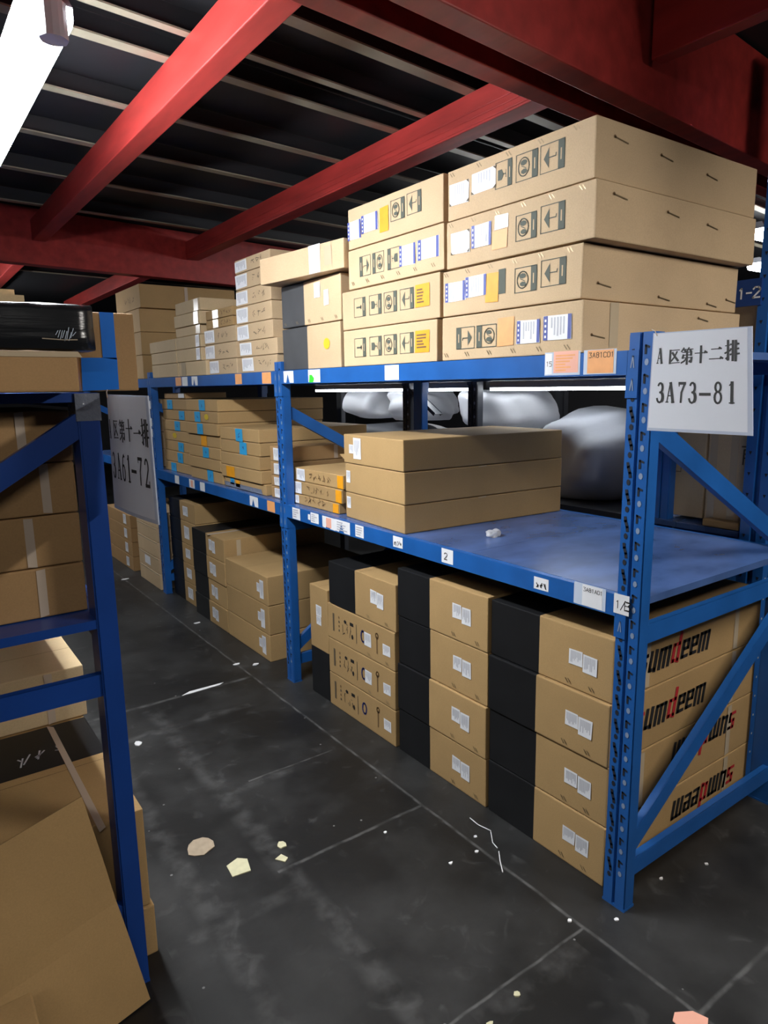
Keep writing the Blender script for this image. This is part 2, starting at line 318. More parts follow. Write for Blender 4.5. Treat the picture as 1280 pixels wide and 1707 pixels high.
# transport symbols, drawn in a cell lying on its side
def symbol(mb, F, u, v, wd, ht, kind, flip=False):
    G = F.at(u + (wd if flip else 0), v + (ht if flip else 0), turn=math.pi if flip else 0); k = 'ink_green'
    t = .0022
    for a in ([(0, 0), (wd, 0)], [(wd, 0), (wd, ht)], [(wd, ht), (0, ht)], [(0, ht), (0, 0)]): stroke(mb, G, a, t, k)
    rect(mb, G, wd * .74, 0, wd, ht, k); rect(mb, G, wd * .84, ht * .3, wd * .89, ht * .7, 'kraft_pale', 1)
    cx, cy = wd * .36, ht * .5
    if kind == 'umbrella':
        pol(mb, G, [(wd * .14, cy), (wd * .36, cy + ht * .36), (wd * .36, cy - ht * .36)], k); stroke(mb, G, [(wd * .36, cy), (wd * .64, cy), (wd * .66, cy + ht * .1)], t * 1.4, k)
    elif kind == 'ring':
        ring(mb, G, cx, cy, wd * .25, ht * .34, t * 1.5, k)
        disc(mb, G, cx, cy + ht * .16, wd * .16, ht * .11, k, n=8); disc(mb, G, cx + wd * .02, cy - ht * .17, wd * .15, ht * .1, k, n=7); stroke(mb, G, [(cx - wd * .1, cy + ht * .05), (cx + wd * .1, cy - ht * .06)], t, k)
    elif kind == 'glass':
        pol(mb, G, [(wd * .16, cy - ht * .2), (wd * .16, cy + ht * .2), (wd * .4, cy + ht * .2), (wd * .5, cy), (wd * .4, cy - ht * .2)], k); stroke(mb, G, [(wd * .48, cy), (wd * .64, cy)], t * 1.4, k); stroke(mb, G, [(wd * .64, cy - ht * .14), (wd * .64, cy + ht * .14)], t, k)
    else:
        rect(mb, G, wd * .2, cy - ht * .04, wd * .64, cy + ht * .05, k); rect(mb, G, wd * .56, cy - ht * .1, wd * .64, cy + ht * .12, k)
def staples(mb, F, us, v, sl=.012, k='wire'):
    for u in us:
        for d in (0, .011): stroke(mb, F, [(u + d - sl * .4, v - sl * .5), (u + d + sl * .4, v + sl * .5)], .0032, k)
def textlines(mb, F, u0, v0, u1, v1, n, vertical, rnd, k='paper_grey', e=2):
    for i in range(n):
        f = (i + .5) / n; l = rnd.uniform(.45, .95)
        if vertical:
            x = u0 + (u1 - u0) * f; t = (u1 - u0) / n * .26; rect(mb, F, x - t, v1 - (v1 - v0) * l, x + t, v1, k, e)
        else:
            y = v0 + (v1 - v0) * f; t = (v1 - v0) / n * .26; rect(mb, F, u0, y - t, u0 + (u1 - u0) * l, y + t, k, e)

# ------------------------------------------------------------------ cartons
class Carton:
    """box given by its place: x0 front plane, y0..y1 along the aisle, z0..z1"""
    def __init__(s, label, x0, d, y0, y1, z0, z1, group=None, rot=0, board='kraft', black=None, black_axis='y', dark='black_board', name='cardboard_box', cat='box', rough=.0015, seed=0):
        s.label = label; s.group = group; s.name = name; s.cat = cat; s.rot = rot
        s.c = Vector((x0 + d / 2, (y0 + y1) / 2, z0)); s.d = d; s.w = y1 - y0; s.h = z1 - z0 - .0025
        s.rnd = random.Random(seed * 91 + int(x0 * 977) + int(y0 * 1009) + int(z0 * 5003))
        s.mb = MB(); s.parts = []
        bm = bmesh.new(); bmesh.ops.create_cube(bm, size=1)
        for v in bm.verts:
            v.co = Vector((v.co.x * s.d, v.co.y * s.w, (v.co.z + .5) * s.h))
            v.co.x += s.rnd.uniform(0, rough) * (-1 if v.co.x > 0 else 1); v.co.y += s.rnd.uniform(0, rough) * (-1 if v.co.y > 0 else 1)
        bmesh.ops.bevel(bm, geom=list(bm.edges), offset=.0045, segments=2, affect='EDGES', profile=.6)
        keys = [board, dark]
        if black is not None:
            if black_axis == 'y': co = Vector((0, black - s.c.y, 0)); no = Vector((0, 1, 0))
            else: co = Vector((0, 0, black - z0)); no = Vector((0, 0, -1))
            bmesh.ops.bisect_plane(bm, geom=list(bm.verts) + list(bm.edges) + list(bm.faces), plane_co=co, plane_no=no)
            for f in bm.faces:
                if (f.calc_center_median() - co).dot(no) > 0: f.material_index = 1
        s.mb.add_bm(bm, keys)
        s.front = Face((-s.d / 2, -s.c.y, -s.c.z), (0, 1, 0), (0, 0, 1), (-1, 0, 0))     # coordinates: world Y, Z
        s.side = Face((-s.c.x, -s.w / 2, -s.c.z), (1, 0, 0), (0, 0, 1), (0, -1, 0))      # coordinates: world X, Z
        s.top = Face((-s.c.x, -s.c.y, s.h), (1, 0, 0), (0, 1, 0), (0, 0, 1))             # coordinates: world X, Y
        # the slit between the closing flaps
        if d > w_(s): rect(s.mb, s.top, s.c.x - s.d / 2 + .004, s.c.y - .0012, s.c.x + s.d / 2 - .004, s.c.y + .0012, 'ink_brown')
        else: rect(s.mb, s.top, s.c.x - .0012, s.c.y - s.w / 2 + .004, s.c.x + .0012, s.c.y + s.w / 2 - .004, 'ink_brown')
    def sticker(s, yl, yr, zl, zh, kind='white', lines=5, vertical=True, name='shipping_label', face=None, turn=0, label=None):
        mb = MB(); F = (face or s.front); wd = abs(yl - yr); ht = zh - zl
        G = F.at(yl, zl, flip=(face is None), turn=turn)
        col = {'white': 'paper', 'pale': 'paper', 'orange': 'orange', 'sky': 'sky_blue', 'yellow': 'yellow', 'tape': 'tape', 'strap': 'strap', 'peach': 'orange_soft', 'blue': 'blue_tape', 'clear': 'clear_tape'}[kind]
        j = lambda: s.rnd.uniform(-.03, .03)
        if kind == 'yellow': disc(mb, G, wd / 2, ht / 2, wd / 2, ht / 2, col, 1, 10)
        else: pol(mb, G, [(wd * j(), ht * j()), (wd * (1 + j()), ht * j()), (wd * (1 + j()), ht * (1 + j())), (wd * j(), ht * (1 + j()))], col, 1)
        if kind == 'white' and lines: textlines(mb, G, wd * .1, ht * .1, wd * .9, ht * .9, int(lines * 1.6), vertical, s.rnd)
        if kind == 'orange' and lines: textlines(mb, G, wd * .12, ht * .15, wd * .88, ht * .85, lines, vertical, s.rnd, 'ink_brown')
        if kind == 'sky' and ht > .03: scrawl(mb, G, wd * .3, ht * .3, wd * .7, ht * .7, 'blue_print', 1, .004, 2, s.rnd)
        s.parts.append((mb, name, label)); return G, mb, wd, ht
    def express(s, yl, yr, zl, zh, torn=False, band=True):
        """parcel waybill: white with blue end bands"""
        G, mb, wd, ht = s.sticker(yl, yr, zl, zh, 'white', 0, name='waybill_label')
        textlines(mb, G, wd * .25, ht * .1, wd * .8, ht * .92, 5, True, s.rnd)
        if band:
            rect(mb, G, 0, 0, wd * .16, ht, 'blue_print', 2); rect(mb, G, wd * .88, 0, wd, ht, 'blue_print', 2)
            for i in range(4): rect(mb, G, wd * .05, ht * (.1 + .22 * i), wd * .11, ht * (.2 + .22 * i), 'paper', 3)
        if torn:
            for a in ((0, 0), (1, 0), (1, 1)): pol(mb, G, [(wd * a[0], ht * a[1]), (wd * (a[0] + (.12 if a[0] == 0 else -.12)), ht * a[1]), (wd * a[0], ht * (a[1] + (.16 if a[1] == 0 else -.16)))], 'ink_soft', 3)
    def pair(s, yl, yr, zl, zh):
        m = (yl + yr) / 2; s.sticker(yl, m + .001, zl + .012, zh, 'white', 6); s.sticker(m - .001, yr, zl, zh - .004, 'white', 5)
    def done(s):
        if s.parts:
            r = empty(s.name, s.c, s.rot); s.mb.build('carton_body', r)
            for mb, nm, lb in s.parts:
                o = mb.build(nm, r)
                if lb: o['label'] = lb
        else:
            r = s.mb.build(s.name); r.location = s.c; r.rotation_euler = (0, 0, s.rot)
        tag(r, s.label, s.cat, s.group); return r
def w_(s): return s.w
ORD = {1: ['only'], 2: ['upper', 'lower'], 3: ['topmost', 'middle', 'bottom'], 4: ['topmost', 'second from top', 'third from top', 'bottom'],
       5: ['topmost', 'second from top', 'middle', 'second from bottom', 'bottom'], 6: ['topmost', 'second from top', 'third from top', 'third from bottom', 'second from bottom', 'bottom'],
       7: ['topmost', 'second from top', 'third from top', 'middle', 'third from bottom', 'second from bottom', 'bottom']}
def stack(desc, where, zs, x0, d, ys, group, fn=None, xs=None, **kw):
    """zs from bottom to top; ys a pair or one pair per box (bottom first); fn(carton, i from top) decorates"""
    n = len(zs) - 1; out = []
    for i in range(n):
        y0, y1 = ys[i] if isinstance(ys[0], (tuple, list)) else ys
        k = n - 1 - i
        c = Carton('%s, %s in %s' % (desc, ORD[n][k], where), x0 + (xs[i] if xs else 0), d, y0, y1, zs[i], zs[i + 1], group, **kw)
        if fn: fn(c, k)
        out.append(c.done())
    return out
# ================================================================== SETTING
mb = MB(); mb.poly([(-7, -7, 0), (9, -7, 0), (9, 15, 0), (-7, 15, 0)], 'floor'); struct(mb.build('floor'))
mb = MB(); mb.box(-7, 9, -7, 15, 2.765, 2.86, 'deck_dark'); struct(mb.build('ceiling'))
mb = MB(); mb.box(-7.1, -7, -7, 15, 0, 2.86, 'wall'); struct(mb.build('wall_left'))
mb = MB(); mb.box(9, 9.1, -7, 15, 0, 2.86, 'wall'); struct(mb.build('wall_right'))
mb = MB(); mb.box(-7, 9, 15, 15.1, 0, 2.86, 'wall'); struct(mb.build('wall_back'))
mb = MB(); mb.box(-7, 9, -7.1, -7, 0, 2.86, 'wall'); struct(mb.build('wall_front'))

# galvanised joists under the deck, running across
for i, (y0, wd) in enumerate([(.56, .05), (.985, .055), (1.27, .035), (1.475, .05), (1.965, .045), (2.49, .045), (3.08, .045), (3.75, .045), (4.95, .045), (5.6, .045), (6.3, .045), (-.4, .05), (-1.2, .05), (-2.2, .05)]):
    mb = MB(); a = (-4.2, y0 - .1 * 3.7, 2.71); b = (4.6, y0 + .1 * 5.1, 2.71)
    mb.bar((a[0], a[1], 2.683), (b[0], b[1], 2.683), wd, .006, 'galv'); mb.bar((a[0], a[1] + wd * .45, 2.722), (b[0], b[1] + wd * .45, 2.722), .006, .08, 'deck_dark')
    o = mb.build('ceiling_joist')
    where = {0: 'just behind the doubled red main beam', 1: 'the first bright one beyond the doubled beam', 2: 'thin one, second beyond the doubled beam', 3: 'third beyond the doubled beam', 4: 'fourth beyond the doubled beam', 5: 'fifth beyond the doubled beam', 6: 'sixth beyond the doubled beam', 7: 'last before the far red cross beam', 8: 'first beyond the far red cross beam', 9: 'second beyond the far red cross beam', 10: 'third beyond the far red cross beam', 11: 'first on the near side of the doubled beam', 12: 'second on the near side of the doubled beam', 13: 'third on the near side of the doubled beam'}[i]
    tag(o, 'galvanised steel ceiling joist, ' + where, 'joist', 'galvanised joists under the deck')

def ibeam(name, label, a, b, wd, h, web=.014, fl=.012, box=False, lips=False):
    """steel beam from a to b given at the middle of its underside"""
    mb = MB(); a = Vector(a); b = Vector(b); zz = Vector((0, 0, 1))
    if box: mb.bar(a + zz * h / 2, b + zz * h / 2, wd, h, 'red')
    else:
        mb.bar(a + zz * h / 2, b + zz * h / 2, web, h - .002, 'red'); mb.bar(a + zz * fl / 2, b + zz * fl / 2, wd, fl, 'red'); mb.bar(a + zz * (h - fl / 2), b + zz * (h - fl / 2), wd, fl, 'red')
    if lips:
        sd = (b - a).normalized().cross(zz)
        for s_ in (-1, 1):
            for hh in (.012, .035, .06): mb.bar(a + zz * hh + sd * s_ * wd / 2, b + zz * hh + sd * s_ * wd / 2, .008, .008, 'red')
    o = mb.build(name); bv = o.modifiers.new('soft_edges', 'BEVEL'); bv.width = .004; bv.segments = 2; bv.limit_method = 'ANGLE'
    return tag(o, label, 'beam', 'red ceiling beams')
ibeam('steel_beam', 'large red main beam crossing over the near boxes, the nearer of the pair', (-4, -.06, 2.4), (5, .7385, 2.4), .075, .355, box=True)
ibeam('steel_beam', 'red beam beside the large main beam, the farther of the pair', (-4, .08, 2.4), (5, .8785, 2.4), .068, .355, box=True)
ibeam('steel_beam', 'red beam running toward the viewer at the top right corner', (.355, .26, 2.5), (.345, -5.5, 2.5), .055, .255, box=True)
ibeam('steel_beam', 'bright lit red beam beside the tube light, running along the aisle', (-.655, .36, 2.55), (-.655, 4.14, 2.55), .085, .13, box=True)
ibeam('steel_beam', 'red beam above the right-hand rack, running along the aisle', (.40, .47, 2.55), (.45, 4.29, 2.55), .10, .13, box=True, lips=True)
ibeam('steel_beam', 'dark red cross beam at the far end of the bay', (-4, 3.69, 2.4), (5, 5.04, 2.4), .10, .355, box=True)
ibeam('steel_beam', 'short stretch of red beam beyond the far cross beam, at left', (-.635, 4.27, 2.55), (-.60, 8.5, 2.55), .085, .13, box=True)
ibeam('steel_beam', 'short stretch of red beam beyond the far cross beam, above the brown boxes', (.40, 4.42, 2.55), (.42, 8.5, 2.55), .10, .13, box=True)

# ------------------------------------------------------------------ lamps
def tube_lamp(label, x, y0, y1, z, mat, wd=.11, group='tube lights under the deck', holder=True, along='y', drop=None, slim=1.0):
    drop = (2.764 - z) if drop is None else drop
    L = (y1 - y0); r = empty('tube_light', (x, (y0 + y1) / 2, z), 0 if along == 'y' else math.pi / 2)
    mb = MB()
    out = [(-wd / 2, .012), (-wd * .32, .05), (wd * .32, .05), (wd / 2, .012)]
    mb.extrude(out, -L / 2, L / 2, 'lamp_body', lambda p, t: (p[0], t, p[1])); mb.build('housing', r)
    mb = MB(); mb.extrude([(a, b * slim if b < 0 else b) for a, b in ((-wd / 2, .011), (-wd / 2, -.012), (-wd * .46, -.030), (-wd * .34, -.038), (wd * .34, -.038), (wd * .46, -.030), (wd / 2, -.012), (wd / 2, .011))], -L / 2 + .004, L / 2 - .004, mat, lambda p, t: (p[0], t, p[1])); mb.build('diffuser', r)
    if holder:
        for s_ in (-1, 1):
            mb = MB(); y = s_ * (L / 2 - .035)
            mb.extrude([(wd * .28 * math.cos(t) * (1 if i % 2 else .92), wd * .3 * math.sin(t) * .9) for i, t in enumerate([2 * math.pi * q / 14 for q in range(14)])], -.062, .012, 'lamp_body', lambda p, t: (p[0] + .012, y + p[1] + s_ * .03, t))
            mb.build('end_holder', r)
            mb = MB(); mb.tube([(.03, y, .05), (.03, y, drop)], .003, 'lamp_body', 6); mb.tube([(-.03, y, .05), (-.03, y, drop)], .003, 'lamp_body', 6); mb.build('hanger_rod', r)
    return tag(r, label, 'light', group)
tube_lamp('glaring white tube light at the top left corner of the photo', -1.235, .70, 1.90, 2.392, 'lamp_aisle', wd=.112)
tube_lamp('tube light over the aisle behind the photographer', -1.95, -2.4, -1.2, 2.365, 'lamp_near', along='x')
tube_lamp('tube light farther down the aisle, beyond the left picture edge', -1.12, 4.9, 6.1, 2.3, 'lamp_far')
tube_lamp('tube light at the far dark end of the aisle', -.95, 7.2, 8.4, 2.3, 'lamp_far')
tube_lamp('tube light hung over the cross aisle on the right', .42, -2.0, -.8, 2.385, 'lamp_end')
tube_lamp('small bright light far behind the tall blue column', 4.6, 1.16, 2.36, 2.46, 'lamp_far', holder=False, along='x')
tube_lamp('second small bright light above the first, behind the tall blue column', 3.36, .56, 1.74, 2.46, 'lamp_far', holder=False, along='x')
tube_lamp('tube light over the neighbouring aisle behind the dark rack', 2.6, 2.6, 3.8, 2.36, 'lamp_far')
for y0, y1, nm in ((.75, 1.70, 'thin bright light strip under the dark shelf, beside the corner post'), (1.80, 2.32, 'thin light strip under the dark shelf, between the two dark posts'), (2.42, 3.6, 'thin light strip under the dark shelf, farthest to the left')):
    tube_lamp(nm, 1.115, y0, y1, 1.541, 'lamp_strip', wd=.026, holder=False, slim=.12, group='light strips under the dark shelf')
# ================================================================== RACKS
POST_OUT = [(0, -.035), (0, -.005), (.007, -.003), (.007, .003), (0, .005), (0, .035), (.048, .035), (.048, -.035)]
def post(parent, x, y, z1, mat='blue', face=1, slots=True, name='upright_post', z0=0.0):
    """face 1: slotted face looks to -X, -1: to +X"""
    mb = MB(); mb.extrude([(a * face, b) for a, b in POST_OUT], z0, z1, mat, lambda p, t: (x + p[0], y + p[1], t))
    for yy in (-.037, .037): mb.extrude([(.004, -.0015), (.044, -.0015), (.044, .0015), (.004, .0015)], z0 + .01, z1 - .005, mat, lambda p, t: (x + p[0] * face, y + yy + p[1], t))
    if slots:
        F = Face((x, y, 0), (0, 1, 0), (0, 0, 1), (-face, 0, 0)); z = z0 + .1
        while z < z1 - .04:
            disc(mb, F, .0185, z, .006, .0085, 'hole', 1, 8)
            stroke(mb, F, [(.0225, z + .052), (.021, z + .042), (.0155, z + .026), (.014, z + .016)], .0085, 'hole', 1)
            disc(mb, F, -.0185, z + .02, .0062, .009, 'slot_grey', 1, 8); stroke(mb, F, [(-.024, z + .058), (-.014, z + .062), (-.014, z + .042)], .006, 'hole', 1)
            z += .075
    mb.box(x - .0005 * face, x + .0495 * face, y - .0385, y + .0385, z0, z0 + .008, mat)
    o = mb.build(name, parent); return o
def brace(parent, a, b, mat='blue', name='diagonal_brace', wd=.012, h=.056):
    """channel brace: a web with two small flanges"""
    mb = MB(); a = Vector(a); b = Vector(b); d = (b - a).normalized(); up = Vector((0, 1, 0)).cross(d).normalized()
    mb.bar(a, b, h, .003, mat, up=(0, 1, 0))
    for s_ in (-1, 1): mb.bar(a + up * s_ * (h / 2 - .0015) + Vector((0, .011, 0)), b + up * s_ * (h / 2 - .0015) + Vector((0, .011, 0)), .003, .022, mat, up=(0, 1, 0))
    return mb.build(name, parent)
def beam(parent, x, ya, yb, z0, z1, mat='blue', face=1, conn=.125):
    mb = MB(); o2 = [(-.005, z0), (-.005, z1), (.018, z1), (.018, z1 - .022), (.042, z1 - .022), (.042, z0)]
    mb.extrude([(x + a * face, b) for a, b in o2], ya + .037, yb - .037, mat, lambda p, t: (p[0], t, p[1]))
    o = mb.build('shelf_beam', parent)
    for yy, s_ in ((ya, 1), (yb, -1)):
        c = MB(); lo, hi = sorted((yy + s_ * .003, yy + s_ * .0365)); xs = sorted((x - .0045 * face, x - .001 * face))
        c.box(xs[0], xs[1], lo, hi, z1 - conn, z1, mat)
        xs = sorted((x - .0045 * face, x + .04 * face)); lo, hi = sorted((yy + s_ * .0365, yy + s_ * .0395)); c.box(xs[0], xs[1], lo, hi, z1 - conn, z1, mat)
        F = Face((xs[0] if face == 1 else xs[1], 0, 0), (0, 1, 0), (0, 0, 1), (-face, 0, 0))
        for q in range(2):
            zz = z1 - conn + .02 + q * .06
            stroke(c, F, [(yy + s_ * .016, zz), (yy + s_ * .02, zz + .03), (yy + s_ * .025, zz)], .003, 'slot_grey', 1)
        c.build('beam_connector', o)
    return o
def deck(parent, x0, x1, ya, yb, z, mat):
    mb = MB(); n = 3; L = (yb - ya) / n
    for i in range(n): mb.box(x0, x1, ya + i * L + .001, ya + (i + 1) * L - .001, z - .022, z, mat)
    return mb.build('shelf_panel', parent)
# ---- right-hand rack
R1 = empty('storage_rack', (0, 0, 0)); tag(R1, 'long blue steel storage rack on the right side of the aisle', 'rack', 'blue storage racks')
DX = .94; PY = [.022, 2.075, 4.14, 6.19]; LZ, UZ = .978, 1.652
for i, y in enumerate(PY):
    post(R1, 0, y, 1.697); post(R1, DX, y, 1.697, face=-1)
    for z in (.125, .865): brace(R1, (.03, y - .028, z), (DX - .03, y - .028, z), name='horizontal_brace')
    brace(R1, (.03, y - .029, .20), (DX - .03, y - .029, .79)); brace(R1, (.03, y - .029, 1.455), (DX - .03, y - .029, .985))
beams = {}
for i in range(3):
    for nm, z0, z1 in (('low', .914, LZ), ('up', 1.588, UZ)):
        beams[nm, i] = beam(R1, 0, PY[i], PY[i + 1], z0, z1); beam(R1, DX, PY[i], PY[i + 1], z0, z1, face=-1)
        deck(R1, .019, DX - .019, PY[i] + .002 - (.035 if i == 0 else 0), PY[i + 1] - .002, z1 + .0005, 'blue_deck')
def blabel(key, yl, yr, kind, z0=None, z1=None, torn=False, text=None, label=None):
    b = beams[key]; lo, hi = (.914, LZ) if key[0] == 'low' else (1.588, UZ); z0 = lo + .004 if z0 is None else z0; z1 = hi - .003 if z1 is None else z1
    mb = MB(); F = Face((-.0052, 0, 0), (0, 1, 0), (0, 0, 1), (-1, 0, 0)).at(yl, z0, flip=True); wd, ht = yl - yr, z1 - z0; rnd = random.Random(int(yl * 1000))
    nm = 'shelf_label'
    if kind == 'holder':
        nm = 'label_holder'; rect(mb, F, 0, 0, wd, ht, 'plastic', 0); rect(mb, F, wd * .27, ht * .02, wd * .9, ht * .98, 'paper', 1); code(mb, F, text, wd * .31, ht * .68, ht * .17, 'ink', e=2, sp=5.2)
    elif kind == 'orange_holder':
        nm = 'label_holder'; rect(mb, F, 0, 0, wd, ht, 'plastic', 0); rect(mb, F, wd * .12, ht * .04, wd * .92, ht * .98, 'orange_soft', 1)
        if text: code(mb, F, text, wd * .17, ht * .68, ht * .2, 'ink_soft', e=2)
    elif kind == 'pink_holder':
        nm = 'label_holder'; rect(mb, F, 0, 0, wd, ht, 'plastic', 0); rect(mb, F, wd * .02, ht * .05, wd * .22, ht * .95, 'paper', 1); code(mb, F, '15', wd * .05, ht * .4, ht * .2, 'ink_soft', e=2); rect(mb, F, wd * .26, ht * .1, wd * .95, ht * 1.02, 'pink', 1); textlines(mb, F, wd * .32, ht * .15, wd * .9, ht * .9, 6, False, rnd, 'orange_soft')
    else:
        col = {'white': 'paper', 'orange': 'orange_soft', 'green': 'paper', 'pinkish': 'paper'}[kind]
        if torn:
            pts = [(0, ht), (0, ht * .05), (wd * .25, ht * .02), (wd * .42, ht * .75), (wd * .6, ht * .02), (wd, 0), (wd, ht * .98)]
            pol(mb, F, pts[:4] + [(wd * .4, ht)], col, 0); pol(mb, F, [(wd * .4, ht), (wd * .42, ht * .75)] + pts[4:], col, 0)
        else: pol(mb, F, [(0, 0), (wd, rnd.uniform(-.03, .03) * ht), (wd, ht), (0, ht * 1.0)], col, 0)
        if kind == 'green': pol(mb, F, [(wd * .06, 0), (wd * .1, ht * .6), (wd * .3, ht * .6), (wd * .5, ht * .3), (wd * .42, 0)], 'green', 1)
        if kind == 'pinkish': rect(mb, F, wd * .3, ht * .1, wd * .7, ht * .9, 'pink', 1)
        if text == 'lines': textlines(mb, F, wd * .12, ht * .12, wd * .88, ht * .9, 4, False, rnd)
        elif text == 'scrawl': scrawl(mb, F, wd * .12, ht * .15, wd * .88, ht * .6, 'ink', 3, .003, 2, rnd)
        elif text: code(mb, F, text, wd * .25, ht * .25, ht * .45, 'ink', e=2)
    o = mb.build(nm, b)
    if label: o['label'] = label
U, D = 'up', 'low'
blabel((U, 0), 2.005, 1.905, 'white', torn=True); blabel((U, 0), 1.762, 1.654, 'green', label='white label half covered in green'); blabel((U, 0), 1.157, 1.065, 'white')
blabel((U, 0), .342, .212, 'pink_holder', z1=1.659, label='clear sleeve with a salmon pink card'); blabel((U, 0), .20, .092, 'orange_holder', z1=1.659, text='3A81C01', label='clear sleeve with an orange card')
for a, b, k, t in ((3.554, 3.445, 'orange', None), (3.43, 3.33, 'white', None), (3.256, 3.155, 'white', 'torn'), (2.583, 2.496, 'orange', None), (2.245, 2.142, 'orange', None)): blabel((U, 1), a, b, k, torn=t == 'torn')
blabel((D, 0), 1.97, 1.89, 'white', text='lines'); blabel((D, 0), 1.812, 1.79, 'white', z0=.935, z1=.962); blabel((D, 0), 1.785, 1.709, 'white', z0=.925, text='lines')
blabel((D, 0), 1.675, 1.56, 'pinkish', torn=True); blabel((D, 0), 1.56, 1.437, 'white', torn=True, text='lines'); blabel((D, 0), 1.394, 1.329, 'white', text='lines', z0=.922)
blabel((D, 0), 1.116, 1.052, 'white', z0=.926, z1=.972, text='scrawl'); blabel((D, 0), .814, .75, 'white', z0=.922, z1=.976, text='2'); blabel((D, 0), .363, .303, 'white', z0=.926, z1=.966, text='scrawl')
blabel((D, 0), .205, .092, 'holder', z1=.985, text='3A81A01', label='clear sleeve with a white printed card')
for a, b, k, t in ((3.705, 3.62, 'white', None), (3.423, 3.323, 'pinkish', None), (3.226, 3.144, 'white', None), (2.472, 2.365, 'white', 'torn'), (2.254, 2.163, 'orange', None)): blabel((D, 1), a, b, k, torn=t == 'torn')
mb = MB(); F = Face((-.0052, 0, 0), (0, 1, 0), (0, 0, 1), (-1, 0, 0)).at(.064, .925, flip=True); rect(mb, F, 0, 0, .05, .058, 'paper', 2); code(mb, F, '1/3', .006, .016, .022, 'ink', .0022, 3, sp=4.6); code(mb, F, 'B', .036, .014, .026, 'ink', .0022, 3)
mb.build('handwritten_label', R1)['label'] = 'white handwritten fraction label on the corner post'
for z in (.68, 1.30, 1.22, 1.43):
    mb = MB(); F = Face((-.0005, 0, 0), (0, 1, 0), (0, 0, 1), (-1, 0, 0)).at(PY[2] + .03, z, flip=True); rect(mb, F, 0, 0, .03, .06, 'paper', 2); mb.build('post_label', R1)
# ---- left-hand rack
LX = -1.222; LY = .638
R2 = empty('storage_rack', (LX, LY, 0)); tag(R2, 'dark blue steel rack at the left edge, its end frame toward the viewer', 'rack', 'blue storage racks')
R2.location = (0, 0, 0)
for y in (LY, LY + 2.05):
    for x, fc in ((LX, -1), (LX - .86, 1)):
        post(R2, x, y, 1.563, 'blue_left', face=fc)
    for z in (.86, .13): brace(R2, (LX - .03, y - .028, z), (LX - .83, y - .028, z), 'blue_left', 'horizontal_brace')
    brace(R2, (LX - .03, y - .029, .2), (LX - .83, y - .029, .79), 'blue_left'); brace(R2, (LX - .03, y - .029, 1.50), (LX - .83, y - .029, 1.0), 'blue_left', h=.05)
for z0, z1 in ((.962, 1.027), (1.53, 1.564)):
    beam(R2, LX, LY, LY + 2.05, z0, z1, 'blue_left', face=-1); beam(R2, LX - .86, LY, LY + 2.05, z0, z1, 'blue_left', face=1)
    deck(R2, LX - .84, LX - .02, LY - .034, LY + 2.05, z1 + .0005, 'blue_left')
mb = MB(); mb.box(LX - .051, LX + .003, LY - .039, LY + .039, 1.50, 1.562, 'clear_tape'); o = mb.build('tape_wrap', R2); o['label'] = 'glossy clear tape wound round the post top'
# ================================================================== HANGING SIGNS
def sign(label, tl, tr, bl, br, line1, line2, thick=.0025, cell=.032, lay=None, curl=0.0):
    tl, tr, bl, br = map(Vector, (tl, tr, bl, br)); ctr = (tl + tr + bl + br) / 4
    r = empty('aisle_sign', ctr); tl, tr, bl, br = (p - ctr for p in (tl, tr, bl, br))
    n = (tr - tl).cross(bl - tl).normalized() * -1
    if n.dot(Vector((-1.6249, -1.0724, 1.5667)) - ctr) < 0: n = -n
    def P(u, v, e=0):
        a = bl + (br - bl) * u; b = tl + (tr - tl) * u
        return a + (b - a) * v + n * (e + curl * math.sin(u * math.pi))
    mb = MB(); N = 8
    for i in range(N):
        a, b = i / N, (i + 1) / N
        for e in (0, -thick): mb.poly([P(a, 0, e), P(b, 0, e), P(b, 1, e), P(a, 1, e)], 'pouch')
        for v in (0, 1): mb.poly([P(a, v, 0), P(b, v, 0), P(b, v, -thick), P(a, v, -thick)], 'pouch')
    for u in (0, 1): mb.poly([P(u, 0, 0), P(u, 1, 0), P(u, 1, -thick), P(u, 0, -thick)], 'pouch')
    mb.build('laminate_pouch', r)
    mb = MB()
    for i in range(N):
        a, b = .012 + .945 * i / N, .012 + .945 * (i + 1) / N; mb.poly([P(a, .03, .0004), P(b, .03, .0004), P(b, .99, .0004), P(a, .99, .0004)], 'sheet')
    class G:
        @staticmethod
        def p(u, v, e=0): return P(u, v, .0007 + .0001 * e)
    W = (tr - tl).length; H = (tl - bl).length
    def gl(ch, u, v, wd, ht, wts):
        for pts, wt in GL[ch]:
            # strokes drawn in metric space then mapped to the sheet
            class Q:
                @staticmethod
                def p(a, b, e=0): return P(a / W, b / H, .0007 + .0001 * e)
            stroke(mb, Q, [((u + x / 100 * wd) * W, (v + y / 100 * ht) * H) for x, y in pts], wts[wt], 'ink', 2)
    for ch, u, v, wd, ht in line1: gl(ch, u, v, wd, ht, (.0022, .0040, .0056))
    for ch, u, v, wd, ht in line2: gl(ch, u, v, wd, ht, (.0028, .0048, .0070))
    mb.build('printed_sheet', r)
    mb = MB()
    mb.tube([P(.05, .97, .002), P(.02, 1.02, .001), P(-.03, 1.04, -.004)], .0012, 'strap', 6); mb.build('hanging_tie', r)
    return tag(r, label, 'sign', 'laminated aisle signs')
